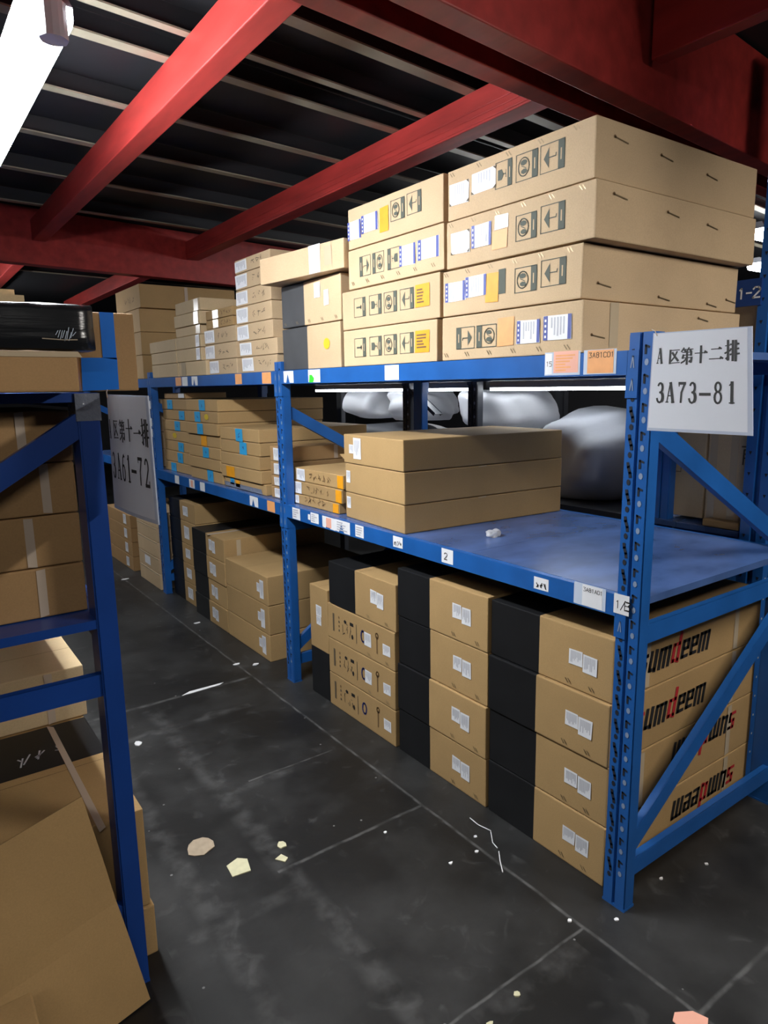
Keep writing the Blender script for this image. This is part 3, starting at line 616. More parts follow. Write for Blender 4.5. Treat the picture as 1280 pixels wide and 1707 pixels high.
sign('white laminated sign reading 3A73-81 hanging on the right rack corner post', (-.008, -.016, 1.691), (-.002, -.262, 1.690), (-.0135, -.016, 1.444), (-.016, -.290, 1.443),
     [('A', .055, .69, .075, .15), ('qu', .185, .68, .125, .15), ('di', .315, .685, .13, .15), ('shi', .455, .69, .13, .155), ('er', .60, .70, .135, .135), ('pai', .75, .70, .135, .18)],
     [('3', .075, .295, .09, .20), ('A', .175, .295, .10, .20), ('7', .30, .295, .085, .20), ('3', .405, .295, .09, .20), ('-', .52, .30, .105, .18), ('8', .645, .295, .095, .20), ('1', .775, .295, .085, .20)])
sign('grey-white laminated sign reading 3A61-72 hanging on the left rack post', (-1.206, .588, 1.559), (-1.190, .340, 1.556), (-1.216, .565, 1.301), (-1.203, .290, 1.300),
     [('A', .02, .62, .06, .16), ('qu', .16, .62, .15, .17), ('di', .34, .62, .15, .17), ('shi', .51, .63, .15, .17), ('yi', .68, .62, .14, .16), ('pai', .83, .61, .14, .20)],
     [('3', .06, .28, .10, .22), ('A', .20, .28, .12, .22), ('6', .34, .28, .10, .22), ('1', .47, .28, .09, .22), ('-', .58, .30, .10, .18), ('7', .71, .28, .10, .22), ('2', .83, .28, .10, .22)], curl=.006)

# ================================================================== BOXES, RIGHT RACK, FLOOR LEVEL
def deco_n(c, k):
    top = c.c.z + c.h
    c.pair(.253, .148, top - .135, top - .072); staples(c.mb, c.front, (.25, .16), c.c.z + .02)
    z = c.c.z
    if k == 0: logo(c.mb, c.side, .165, z + .055, .415, .085)
    elif k == 1: logo(c.mb, c.side, .16, z + .07, .415, .085)
    elif k == 2: logo(c.mb, c.side, .80, z + .165, .415, .085, True)
    else: logo(c.mb, c.side, .82, z + .145, .415, .085, True)
    for x in (.20, .74):
        if k != 1 or x > .5: c.sticker(x, x + .028, z + .006, z + c.h - .004, 'tape', 0, name='tape_strip', face=c.side)
    for i in range(5): stroke(c.mb, c.top, [(.18 + i * .018, .12 + i * .002), (.20 + i * .018, .14)], .004, 'ink')
stack('striped carton with lettered side', 'the floor stack by the corner post', [0, .205, .41, .617, .822], .04, .885, (.088, .602), 'striped cartons by the corner post', deco_n, xs=[0, .002, -.006, .004], black=.378)
def deco_c2(c, k):
    top = c.c.z + c.h; c.pair(.80, .70, top - .132, top - .062); staples(c.mb, c.front, (.79, .66), c.c.z + .02)
stack('striped carton', 'the second floor stack from the corner post', [0, .197, .405, .615, .825], .038, .8, (.612, 1.150), 'striped cartons in the second floor stack', deco_c2, xs=[0, -.004, .003, 0], black=.938)
def deco_c3(c, k):
    rnd = c.rnd; z = c.c.z; F = c.front
    c.sticker(1.255, 1.20, z + .055, z + .105, 'white', 4)
    for y, l in ((1.665, .085),): stroke(c.mb, F, [(y, z + .05), (y, z + .13)], .014, 'ink_soft')
    for i in range(4): disc(c.mb, F, 1.615, z + .06 + i * .022, .006, .007, 'ink_brown' if i % 2 else 'ink_soft', n=6)
    for yy in (1.575, 1.545, 1.515): scrawl(c.mb, F, yy - .012, z + .05, yy + .012, z + .11, 'ink_soft', 1, .003, 0, rnd)
    disc(c.mb, F, 1.56, z + .118, .013, .010, 'ink', n=5); rect(c.mb, F, 1.49, z + .112, 1.52, z + .128, 'ink'); disc(c.mb, F, 1.50, z + .06, .009, .013, 'ink', n=6)
    stroke(c.mb, F, [(1.465, z + .04), (1.465, z + .13)], .005, 'ink_soft')
    ring(c.mb, F, 1.41, z + .09, .016, .026, .009, 'blue_print', 0, 14)
    stroke(c.mb, F, [(1.30, z + .045), (1.30, z + .12)], .009, 'ink_brown'); ring(c.mb, F, 1.30, z + .125, .010, .012, .006, 'ink_brown', 0, 10)
    if k < 2: c.sticker(1.40, 1.345, z + .055, z + .118, 'white', 4); staples(c.mb, F, (1.36, 1.22), z + .018)
stack('kraft carton printed with faded marks', 'the third floor stack', [0, .172, .353, .532], .034, .8, (1.168, 1.720), 'printed kraft cartons on the floor', deco_c3)
c = Carton('black and kraft carton lying on top of three printed kraft cartons', .034, .8, 1.158, 1.702, .533, .746, black=1.47); c.pair(1.345, 1.245, .612, .685); staples(c.mb, c.front, (1.36, 1.22), .552); c.done()
c = Carton('narrow carton standing on end, kraft above and black below', .038, .55, 1.726, 1.904, 0, .587, black=.255, black_axis='z'); c.sticker(1.838, 1.786, .43, .487, 'white', 4); c.sticker(1.838, 1.79, .385, .428, 'white', 4); c.done()
# second bay, floor level
def deco_b1(c, k):
    z = c.c.z; c.sticker(2.475, 2.425, z + .03, z + .14, 'white', 5, name='shipping_label'); c.sticker(2.515, 2.478, z + .06, z + .115, 'white', 4)
stack('plain kraft carton', 'the floor stack just beyond the second post', [0, .162, .338, .512], .03, .72, (2.374, 2.972), 'plain kraft cartons on the floor', deco_b1)
def deco_b2(c, k):
    z = c.c.z; c.sticker(3.235, 3.185, z + .045, z + .12, 'white', 4); c.sticker(3.18, 3.13, z + .035, z + .115, 'white', 4)
    if k == 0:
        c.sticker(.033, .70, 3.20, 3.235, 'strap', 0, name='tape_strip', face=c.top); rect(c.mb, c.side, .12, z + .01, .15, z + c.h - .01, 'tape')
stack('black and kraft carton', 'the second floor stack beyond the second post', [0, .155, .311, .468, .622], .03, .75, (2.985, 3.545), 'striped cartons in the far floor stack', deco_b2, black=3.288, xs=[.0, .004, 0, .002])
def deco_b3(c, k):
    z = c.c.z; c.sticker(3.79, 3.69, z + .04, z + c.h - .035, 'white', 4)
stack('black and kraft carton', 'the floor stack against the third post', [0, .16, .308, .455, .625, .772], .065, .7, (3.558, 4.098), 'striped cartons against the third post', deco_b3, black=3.855)
# third bay, floor level
def deco_s2(c, k):
    if k == 3: c.sticker(4.60, 4.45, c.c.z + .03, c.c.z + .1, 'white', 0, name='orange_white_label')
    rect(c.mb, c.front, 4.25, c.c.z + c.h - .014, 4.76, c.c.z + c.h - .004, 'tape')
stack('pale kraft carton', 'the floor stack just beyond the third post', [0, .13, .255, .388, .5, .62], .0, .6, (4.235, 4.765), 'pale cartons beyond the third post', deco_s2, board='kraft_pale')
def deco_s3(c, k): c.sticker(5.17, 5.08, c.c.z + .02, c.c.z + .105, 'white', 3)
stack('brown carton with white label', 'the farthest floor stack down the aisle', [0, .13, .26, .385, .5], .0, .6, (4.96, 5.74), 'farthest floor cartons', deco_s3, board='kraft_brown', black=None)
# ================================================================== MIDDLE SHELF
Z1 = LZ + .0015
def deco_m(c, k):
    z = c.c.z
    if k == 0: c.sticker(1.478, 1.44, z + .045, z + .085, 'white', 4); c.sticker(1.438, 1.375, z + .025, z + .115, 'white', 5)
    else: c.sticker(1.515, 1.48, z + .045, z + .098, 'white', 4)
    if k == 1:
        q = lambda X, Y, Z: (X - c.c.x, Y - c.c.y, Z - c.c.z)
        c.mb.poly([q(.05, 1.528, 1.2305), q(.05, 1.60, 1.262), q(.30, 1.60, 1.262), q(.30, 1.528, 1.2305)], 'kraft'); c.mb.poly([q(.05, 1.528, 1.2275), q(.05, 1.60, 1.259), q(.30, 1.60, 1.259), q(.30, 1.528, 1.2275)], 'kraft'); c.mb.poly([q(.05, 1.528, 1.2305), q(.05, 1.528, 1.2275), q(.05, 1.60, 1.259), q(.05, 1.60, 1.262)], 'kraft')
    if k > 0: stroke(c.mb, c.side, [(.42, z + c.h - .004), (.46, z + c.h - .002)], .004, 'tape')
stack('large brown kraft carton', 'the short stack in the middle of the middle shelf', [Z1, 1.098, 1.232, 1.362], .032, .885, (1.045, 1.53), 'brown cartons on the middle shelf', deco_m, rot=math.radians(-3.6), xs=[.004, .004, 0])
def deco_thin(c, k):
    z = c.c.z; y = c.c.y + c.w / 2
    c.sticker(y - .03, y - .115, z + .004, z + c.h - .004, 'white', 4, True); c.sticker(c.c.y - c.w / 2 + .055, c.c.y - c.w / 2 + .004, z + .003, z + c.h - .003, 'orange', 0, name='orange_label')
    scrawl(c.mb, c.front, c.c.y - .13, z + .018, c.c.y + .09, z + .05, 'ink_brown', 5, .004, 0, c.rnd)
stack('thin kraft carton with an orange tag', 'the low stack beside the second post', [Z1, 1.031, 1.099, 1.168], .055, .42, [(1.62, 2.12), (1.598, 2.095), (1.588, 2.065)], 'thin cartons with orange tags', deco_thin, xs=[0, .004, .008])
def deco_s4(c, k):
    z = c.c.z; c.sticker(2.275, 2.19, z + .006, z + c.h - .008, 'white', 5)
    if k == 0: c.sticker(.36, .385, z + .002, z + c.h - .002, 'strap', 0, name='strap_band', face=c.side)
stack('narrow kraft carton', 'the slim stack left of the second post', [Z1, 1.045, 1.106, 1.181, 1.262], .055, .75, (2.148, 2.318), 'slim cartons by the second post', deco_s4, board='kraft_brown')
def deco_s3m(c, k):
    z = c.c.z
    if k in (0, 1): c.sticker(2.70 - .04 * k, 2.605 - .04 * k, z - .004, z + c.h - .004, 'sky', 0, name='blue_sticker')
    if k == 3: c.sticker(2.86, 2.74, z + .004, z + .068, 'orange', 0, name='orange_sticker')
    if k == 4:
        c.sticker(2.925, 2.40, z + .004, z + .03, 'clear', 0, name='plastic_film'); c.sticker(2.84, 2.78, z + .02, z + .058, 'sky', 0, name='blue_sticker'); c.sticker(2.76, 2.70, z + .01, z + .05, 'orange', 0, name='orange_sticker')
S3L = stack('long thin kraft carton', 'the five-high middle-shelf stack', [Z1, 1.042, 1.117, 1.195, 1.271, 1.346], .03, .72, [(2.36, 2.925), (2.385, 2.94), (2.40, 2.94), (2.395, 2.94), (2.392, 2.935)], 'long thin cartons on the middle shelf', deco_s3m, xs=[.012, 0, 0, .004, 0])
def deco_s2m(c, k):
    z = c.c.z; t = {0: (3.26, 'sky'), 1: (3.34, 'sky'), 2: (3.29, 'sky'), 3: (3.27, 'orange'), 4: (3.24, 'sky'), 6: (3.20, 'sky')}.get(k)
    if t: c.sticker(t[0], t[0] - .10, z + .002, z + c.h - .003, t[1], 0, name='blue_sticker' if t[1] == 'sky' else 'orange_sticker')
    if k == 1: c.sticker(3.17, 3.10, z + .018, z + .056, 'yellow', 0, name='yellow_mark')
stack('thin kraft carton', 'the seven-high stack right of centre, far middle shelf', [Z1, 1.058, 1.131, 1.205, 1.281, 1.358, 1.431, 1.506], .03, .75, (2.955, 3.50), 'thin cartons in the seven-high stack', deco_s2m, xs=[.01, .0, .004, .008, -.006, .0, .004])
def deco_s1m(c, k):
    z = c.c.z; t = {0: (3.97, 'sky'), 1: (3.75, 'sky'), 2: (3.83, 'sky'), 3: (3.90, 'yellow'), 4: (3.80, 'sky'), 5: (3.81, 'sky'), 6: (3.96, 'sky')}[k]
    if t[1] == 'yellow': c.sticker(t[0], t[0] - .09, z + .018, z + .058, 'yellow', 0, name='yellow_mark')
    else: c.sticker(t[0], t[0] - .11, z + .002, z + c.h - .006, 'sky', 0, name='blue_sticker')
stack('thin kraft carton', 'the seven-high stack against the third post, middle shelf', [Z1, 1.05, 1.131, 1.205, 1.279, 1.356, 1.428, 1.504], .062, .7, (3.515, 4.095), 'thin cartons against the third post', deco_s1m, xs=[.0, .0, .006, .004, .0, .008, .004])
c = Carton('small odd kraft carton lying alone on the thin cartons by the third post', .07, .3, 3.60, 4.04, 1.506, 1.548, board='kraft_brown'); c.sticker(3.735, 3.56 + .06, 1.511, 1.544, 'white', 0, name='white_paper'); c.done()
stack('brown carton', 'the middle-shelf stack beyond the third post', [Z1, 1.12, 1.25, 1.38, 1.5], .02, .6, (4.25, 4.85), 'brown cartons beyond the third post', board='kraft_pale')
# ================================================================== UPPER SHELF
Z2 = UZ + .0015
PAL = 'kraft_pale'
def st_row(c, v, a, b, n): staples(c.mb, c.front, [a + (b - a) * i / (n - 1) for i in range(n)], v)
def side_staples(c, pts):
    for x, z in pts:
        stroke(c.mb, c.side, [(x - .03, z + .003), (x + .03, z - .004)], .004, 'wire'); disc(c.mb, c.side, x - .03, z + .004, .006, .005, 'ink_brown', n=6)
GU = 'large transport cartons above the corner'
# nearest stack, from the bottom
c = Carton('pale transport carton, bottom of the tall stack above the corner post', 0, .86, .212, .82, Z2, 1.802, GU, board=PAL)
c.mb_ = None
symbol(c.mb, c.front.at(.742, 1.690, True), 0, 0, .088, .07, 'umbrella', True); symbol(c.mb, c.front.at(.642, 1.690, True), 0, 0, .09, .07, 'ring', True)
c.sticker(.545, .475, 1.69, 1.778, 'peach', 0, name='orange_label'); c.express(.462, .37, 1.692, 1.76); c.express(.355, .252, 1.695, 1.765)
st_row(c, 1.672, .79, .26, 6); side_staples(c, [(.07, 1.70), (.62, 1.77)]); c.sticker(.12, .16, 1.67, 1.80, 'tape', 0, name='clear_tape', face=c.side); c.done()
c = Carton('pale transport carton with a bright orange tag, third in the tall corner stack', 0, .84, .220, .815, 1.803, 1.955, GU, board=PAL)
symbol(c.mb, c.front.at(.475, 1.845, True), 0, 0, .088, .072, 'ring'); symbol(c.mb, c.front.at(.37, 1.850, True), 0, 0, .092, .074, 'umbrella'); rect(c.mb, c.front, .515, 1.85, .545, 1.925, 'ink_green')
c.express(.80, .70, 1.85, 1.913); c.express(.698, .60, 1.855, 1.92); c.sticker(.605, .545, 1.828, 1.918, 'orange', 0, name='orange_label')
st_row(c, 1.94, .79, .26, 6); side_staples(c, [(.10, 1.845), (.40, 1.825), (.68, 1.82), (.80, 1.84)]); c.done()
c = Carton('pale transport carton with a crumpled peach tag, second in the tall corner stack', -.005, .86, .178, .79, 1.957, 2.111, GU, board=PAL)
symbol(c.mb, c.front.at(.47, 1.995, True), 0, 0, .082, .072, 'ring'); symbol(c.mb, c.front.at(.372, 2.0, True), 0, 0, .088, .074, 'umbrella')
c.express(.765, .675, 2.0, 2.07, True, False); c.express(.665, .575, 2.005, 2.075); c.sticker(.57, .505, 1.985, 2.04, 'peach', 0, name='orange_label'); c.sticker(.56, .50, 2.045, 2.085, 'tape', 0, name='crumpled_tape')
st_row(c, 2.095, .76, .22, 6); side_staples(c, [(.10, 2.075), (.36, 2.06), (.58, 2.05)]); c.done()
c = Carton('pale transport carton with two torn waybills, topmost in the tall corner stack', .0, .86, .19, .79, 2.1125, 2.272, GU, board=PAL)
symbol(c.mb, c.front.at(.565, 2.165, True), 0, 0, .07, .075, 'glass'); symbol(c.mb, c.front.at(.478, 2.165, True), 0, 0, .085, .075, 'ring'); symbol(c.mb, c.front.at(.383, 2.165, True), 0, 0, .088, .076, 'umbrella')
c.express(.778, .685, 2.158, 2.225, True, False); c.express(.672, .562, 2.172, 2.235, True, False); st_row(c, 2.255, .76, .25, 5); side_staples(c, [(.11, 2.225), (.33, 2.215), (.58, 2.20)]); c.done()
# second stack
GV = 'transport cartons in the second upper stack'
for i, (y0, y1, z0, z1) in enumerate([(.845, 1.462, Z2, 1.803), (.832, 1.468, 1.804, 1.961), (.808, 1.412, 1.963, 2.118), (.815, 1.410, 2.12, 2.278)]):
    nm = ['pale carton with orange tag, bottom of the second upper stack from the corner', 'pale carton with orange tag, second from bottom of the second upper stack', 'pale carton with waybills at its right, third up in the second upper stack', 'pale carton with waybills at its left, topmost of the second upper stack'][i]
    c = Carton(nm, .002 * (i % 2), .84, y0, y1, z0, z1, GV, board=PAL)
    if i < 2:
        b = 1.69 if i == 0 else 1.85
        for y, kd in ((1.375, 'box'), (1.265, 'glass'), (1.165, 'ring'), (1.062, 'umbrella')): symbol(c.mb, c.front.at(y, b, True), 0, 0, .082, .074, kd)
        c.sticker(.97, .888, b, b + .078, 'orange', 5, False, name='orange_label')
    elif i == 2:
        for y, kd in ((1.325, 'umbrella'), (1.235, 'ring'), (1.135, 'glass')): symbol(c.mb, c.front.at(y, 2.005, True), 0, 0, .075, .075, kd, True)
        c.express(1.06, .965, 2.005, 2.078); c.express(.95, .835, 2.01, 2.08); st_row(c, 1.985, 1.37, .86, 6)
    else:
        c.express(1.41, 1.315, 2.155, 2.225); c.express(1.31, 1.20, 2.165, 2.232); c.sticker(1.185, 1.13, 2.15, 2.238, 'orange', 0, name='orange_label')
        symbol(c.mb, c.front.at(1.115, 2.175, True), 0, 0, .085, .072, 'ring'); symbol(c.mb, c.front.at(1.015, 2.178, True), 0, 0, .082, .072, 'umbrella')
    c.done()
# black-and-kraft stack with the flat carton on top
c = Carton('black and kraft carton with a yellow mark, on the upper shelf by the second post', .012, .6, 1.502, 2.036, Z2, 1.851, board=PAL, black=1.79, dark='black_board_glare'); c.sticker(1.645, 1.59, 1.735, 1.785, 'yellow', 0, name='yellow_mark'); c.done()
c = Carton('black and kraft carton with two white labels, under the flat carton', .012, .6, 1.492, 2.032, 1.853, 2.05, board=PAL, black=1.81, dark='black_board_glare'); c.sticker(1.715, 1.66, 1.965, 2.03, 'white', 2); c.sticker(1.63, 1.59, 1.925, 1.99, 'white', 0); st_row(c, 1.87, 1.99, 1.53, 5); c.done()
c = Carton('flat pale carton resting askew on the upper black and kraft carton', -.058, .55, 1.44, 2.075, 2.052, 2.172, board=PAL, rot=math.radians(6.5)); c.sticker(1.68, 1.60, 2.056, 2.168, 'white', 3); c.sticker(1.57, 1.52, 2.075, 2.155, 'tape', 0, name='paper_strip'); c.done()
def deco_t1(c, k):
    z = c.c.z; y = c.c.y + c.w / 2; c.sticker(y - .005, y - .15, z + .008, z + c.h - .008, 'white', 5); scrawl(c.mb, c.front, y - .36, z + .025, y - .20, z + .06, 'ink_soft', 3, .0035, 0, c.rnd)
stack('kraft carton with white label', 'the seven-high upper-shelf stack', [Z2, 1.74, 1.823, 1.915, 2.008, 2.095, 2.18, 2.252], .02, .55, [(2.118, 2.54), (2.11, 2.556), (2.152, 2.582), (2.157, 2.58), (2.155, 2.575), (2.152, 2.572), (2.148, 2.57)], 'cartons in the seven-high upper stack', deco_t1, board=PAL)
stack('kraft carton with white label', 'the three-high upper-shelf stack', [Z2, 1.741, 1.833, 1.922], .02, .55, [(2.606, 3.01), (2.606, 3.065), (2.60, 3.06)], 'labelled cartons left of the seven-high stack', deco_t1, board=PAL)
def deco_t2(c, k): c.sticker(2.94, 2.86, c.c.z + .002, c.c.z + c.h - .003, 'tape', 0, name='crumpled_tape'); scrawl(c.mb, c.front, 2.67, c.c.z + .012, 2.83, c.c.z + .04, 'ink_brown', 4, .004, 0, c.rnd)
stack('small worn carton with taped middle', 'the pair lying on the labelled cartons', [1.924, 1.977, 2.031], .03, .4, (2.655, 3.05), 'small worn cartons', deco_t2, board='kraft')
def deco_t3(c, k): c.sticker(3.17, 3.10, c.c.z + .003, c.c.z + c.h - .003, 'tape', 0, name='clear_tape')
stack('cream carton with taped end', 'the raised upper-shelf stack', [1.906, 1.964, 2.043, 2.12], .0, .6, [(3.11, 3.535), (3.075, 3.525), (3.07, 3.505)], 'cream cartons in the raised upper stack', deco_t3, board='kraft_cream', xs=[.01, 0, .006])
stack('cream carton', 'the low upper-shelf stack beside the third post', [Z2, 1.745, 1.826, 1.905], .0, .6, [(3.515, 4.05), (3.525, 4.05), (3.53, 4.07)], 'cream cartons beside the third post', board='kraft_cream')
def deco_t4(c, k):
    if k < 2: c.sticker(3.16, 3.10, c.c.z + .003, c.c.z + c.h - .003, 'white', 2, name='white_strip')
    else: c.sticker(3.44, 3.36, c.c.z + .003, c.c.z + c.h - .003, 'tape', 0, name='paper_strip')
stack('cream carton', 'the low stack under the raised cream cartons', [Z2, 1.745, 1.826, 1.905], .0, .6, [(3.02, 3.49), (3.08, 3.515), (3.08, 3.52)], 'cream cartons under the raised stack', deco_t4, board='kraft_cream')
def deco_big(c, k):
    c.sticker(.34, .365, c.c.z + .004, c.c.z + c.h - .004, 'strap', 0, name='packing_strap', face=c.side)
    if k == 0: scrawl(c.mb, c.front, 4.35, c.c.z + .05, 4.6, c.c.z + .1, 'ink_brown', 4, .006, 0, c.rnd)
stack('big brown carton', 'the tall upper stack at the far left end', [Z2, 1.83, 2.0, 2.17, 2.34], .0, .75, [(4.26, 4.84)] * 3 + [(4.215, 4.845)], 'big brown cartons at the far end', deco_big, board='kraft')
# ================================================================== LEFT RACK CONTENTS  (faces looking toward -Y)
def lbox(label, x0, x1, y0, y1, z0, z1, group=None, board='kraft', straps=(), black=None, **kw):
    c = Carton(label, x0, x1 - x0, y0, y1, z0, z1, group, board=board, black=black, **kw)
    for x in straps: c.sticker(x, x + .02, z0 + .004, z1 - .004, 'strap', 0, name='packing_strap', face=c.side)
    return c
LZ1 = 1.029
GL2 = 'strapped cartons on the left rack'
for i, (z0, z1, sx) in enumerate([(LZ1, 1.154, -1.375), (1.154, 1.279, -1.39), (1.279, 1.403, -1.345), (1.403, 1.526, -1.385)]):
    nm = ['bottom', 'second from bottom', 'third from bottom', 'topmost'][i]
    c = lbox('brown carton with a pale strap, %s on the left rack middle shelf' % nm, -2.0, -1.266, .70, 1.25, z0, z1, GL2, straps=(sx,), board='kraft_brown'); c.done()
c = lbox('long kraft carton overhanging the end of the left rack top', -2.05, -1.287, .47, .9, 1.5662, 1.649, board='kraft_brown'); c.sticker(-1.9, -1.295, 1.636, 1.647, 'tape', 0, name='tape_strip', face=c.side); c.done()
# black wrapped bundle: rounded, slightly lumpy
mb = MB(); r_ = random.Random(3); prof = [(0, .004), (0, .03), (.006, .05), (.004, .085), (.016, .098), (.06, .102), (.40, .100), (.44, .09), (.45, .01), (.43, 0), (.02, 0)]
NX = 26; idx = []
for i in range(NX + 1):
    x = -2.05 + (2.05 - 1.249) * i / NX; idx.append(len(mb.v)); sh = .004 if i in (0, NX) else 0
    for (py, pz) in prof: mb.v.append((x, (.47 + py * .26 + sh) + r_.uniform(-.0025, .0025), 1.650 + .91 * max(0, pz + r_.uniform(-.0015, .0015))))
n = len(prof)
for i in range(NX):
    for j in range(n): mb.f.append((idx[i] + j, idx[i] + (j + 1) % n, idx[i + 1] + (j + 1) % n, idx[i + 1] + j)); mb.m.append(mb.mi('foil'))
for i in (idx[0], idx[-1]): mb.f.append(tuple(i + j for j in range(n))); mb.m.append(mb.mi('foil'))
rb = empty('wrapped_bundle', (0, 0, 0)); mb.build('film_wrap', rb, smooth=True)
mb = MB(); F = Face((-.02, .4695, 1.650), (1, 0, 0), (0, 0, 1), (0, -1, 0))
for a in range(9): stroke(mb, F, [(-1.305 + a * .004, .018 + r_.uniform(0, .015)), (-1.300 + a * .0042, .035 + r_.uniform(0, .02))], .0012, 'plastic', 4)
stroke(mb, F, [(-1.33, .022), (-1.29, .020), (-1.265, .021)], .002, 'scrap_brown', 4); mb.build('torn_tape', rb)
tag(rb, 'black film-wrapped bundle lying on top of the left rack', 'bundle')
c = lbox('upright kraft carton with a blue film corner, left rack top', -1.2555, -1.126, .606, .86, 1.5662, 1.745, board='kraft_brown')
c.sticker(-1.252, -1.172, 1.569, 1.642, 'blue', 0, name='blue_film', face=c.side, label='bright blue film stuck on the carton front'); c.sticker(-1.203, -1.173, 1.640, 1.744, 'blue', 0, name='blue_film', face=c.side, label='upright strip of bright blue film'); c.done()
mb = MB(); mb.box(-1.9, -1.37, .5, .58, 1.7435, 1.757, 'kraft_cream'); mb.box(-1.89, -1.385, .51, .575, 1.757, 1.768, 'kraft_cream'); tag(mb.build('cardboard_sheet'), 'cream cardboard panels lying flat on the black bundle', 'cardboard')
# floor level of the left rack
c = lbox('kraft carton at the foot of the left rack, under the black-topped one', -1.99, -1.171, .684, 1.36, 0, .153, 'cartons on the floor of the left rack'); c.done()
c = lbox('black-and-kraft carton at the foot of the left rack, strapped across its top', -1.99, -1.178, .69, 1.36, .154, .450, 'cartons on the floor of the left rack', black=1.065)
c.sticker(-1.30, -1.282, .665, 1.355, 'strap', 0, name='packing_strap', face=c.top); scrawl(c.mb, c.top, -1.42, 1.12, -1.28, 1.2, 'paper_grey', 3, .005, 0, c.rnd); c.done()
c = lbox('kraft carton low behind the black-topped one on the left rack floor', -2.0, -1.175, 1.372, 1.9, 0, .438, 'cartons on the floor of the left rack'); c.done()
c = lbox('kraft carton with lit corner under the left rack shelf', -2.0, -1.163, 1.385, 1.80, .440, .628, 'cartons on the floor of the left rack', board='kraft_cream'); c.sticker(-1.29, -1.265, .445, .625, 'strap', 0, name='packing_strap', face=c.side); c.done()
# leaning flattened cardboard
def sheet(name, label, pts, thick, k, bulge, n=14, cat='cardboard'):
    """pts: BL, BR, TR, TL; a bent board"""
    BL, BR, TR, TL = map(Vector, pts); nrm = (BR - BL).cross(TL - BL).normalized(); mb = MB(); g = [[], []]
    for side in (0, 1):
        for i in range(n + 1):
            row = []
            for j in range(n + 1):
                u, v = i / n, j / n; p = (BL + (BR - BL) * u) * (1 - v) + (TL + (TR - TL) * u) * v + nrm * (bulge(u, v) + (thick if side else 0)); row.append(len(mb.v)); mb.v.append(tuple(p))
            g[side].append(row)
    def q(a, b, c_, d): mb.f.append((a, b, c_, d)); mb.m.append(mb.mi(k))
    for i in range(n):
        for j in range(n):
            q(g[0][i][j], g[0][i + 1][j], g[0][i + 1][j + 1], g[0][i][j + 1]); q(g[1][i][j], g[1][i][j + 1], g[1][i + 1][j + 1], g[1][i + 1][j])
    for i in range(n):
        for j in (0, n): q(g[0][i][j], g[0][i + 1][j], g[1][i + 1][j], g[1][i][j]); q(g[0][j][i], g[0][j][i + 1], g[1][j][i + 1], g[1][j][i])
    o = mb.build(name); tag(o, label, cat); return o
sheet('flattened_carton', 'big sheet of kraft cardboard leaning against the left rack end', [(-1.80, .39, .003), (-1.242, .543, .003), (-1.350, .572, .611), (-1.90, .565, .457)], .007, 'kraft', lambda u, v: -.008 * math.exp(-((v - .42 - .2 * (u - .5)) / .10) ** 2) * (1 - u * .4) - .004 * math.sin(u * 3.1) * (1 - v))
c = Carton('small kraft carton at the bottom left corner, before the leaning cardboard', -1.85, .335, .12, .37, 0, .335, board='kraft', name='cardboard_box'); c.done()
# ================================================================== NEIGHBOURING ROW BEHIND
R3 = empty('storage_rack', (0, 0, 0)); tag(R3, 'dark rack of the neighbouring row, seen through the gap over the middle shelf', 'rack')
for y in (.69, 1.76, 2.36, 4.3):
    post(R3, 1.03, y, 1.66, 'darksteel' if y > 1 else 'navy', name='upright_post'); post(R3, 1.80, y, 1.66, 'darksteel', face=-1, slots=False)
for z0, z1 in ((.92, .985), (1.585, 1.65)):
    for a, b in ((.69, 1.76), (1.76, 2.36), (2.36, 4.3)): beam(R3, 1.03, a, b, z0, z1, 'darksteel', conn=.08)
    deck(R3, 1.05, 1.78, .70, 4.3, z1, 'darksteel')
brace(R3, (1.06, 2.36, 1.57), (1.06, 2.08, 1.40), 'darksteel')
# tall column and the bay at the right edge
mb = MB(); out = [(0, -.05), (0, -.012), (.02, -.008), (.02, .008), (0, .012), (0, .05), (.09, .05), (.09, -.05)]
rc = empty('steel_column', (1.02, .185, 0)); tag(rc, 'tall perforated blue column at the right edge behind the sign', 'column')
mb.extrude(out, 0, 2.68, 'blue', lambda p, t: (p[0], p[1], t)); F = Face((0, 0, 0), (0, 1, 0), (0, 0, 1), (-1, 0, 0)); Fs = Face((0, -.05, 0), (1, 0, 0), (0, 0, 1), (0, -1, 0))
z = .1
while z < 2.6:
    for y in (-.032, .032): pol(mb, F, [(y - .006, z + .006), (y + .006, z + .006), (y, z - .008)], 'hole', 1)
    for x in (.02, .065): disc(mb, Fs, x, z, .005, .005, 'paper_grey', 1, 8)  # pale dots paint the light coming through the perforations
    z += .08
mb.build('column_shaft', rc)
mb = MB(); mb.box(-.012, 0, .035, .135, 1.84, 1.935, 'navy'); F = Face((-.0125, 0, 0), (0, 1, 0), (0, 0, 1), (-1, 0, 0)).at(.118, 1.868, flip=True); code(mb, F, '1-2', 0, 0, .036, 'paper', .006, 1, sp=4.6); mb.box(0, .02, .045, .055, 1.85, 1.92, 'navy'); mb.build('number_plate', rc)
R4 = empty('storage_rack', (0, 0, 0)); tag(R4, 'blue rack bay behind the tall column, holding taped cartons', 'rack')
for z0, z1 in ((.92, .985), (1.56, 1.622)):
    mb = MB(); mb.box(1.115, 1.15, -.59, .57, z0, z1 - .024, 'blue'); mb.build('shelf_beam', R4); deck(R4, 1.035, 1.8, .245, .643, z1 + .001, 'blue_deck')
post(R4, 1.15, -.62, 1.7, 'blue'); post(R4, 1.78, -.62, 1.7, 'blue', face=-1, slots=False); post(R4, 1.78, .60, 1.7, 'blue', face=-1, slots=False); post(R4, 1.06, .605, 1.7, 'blue', slots=False)
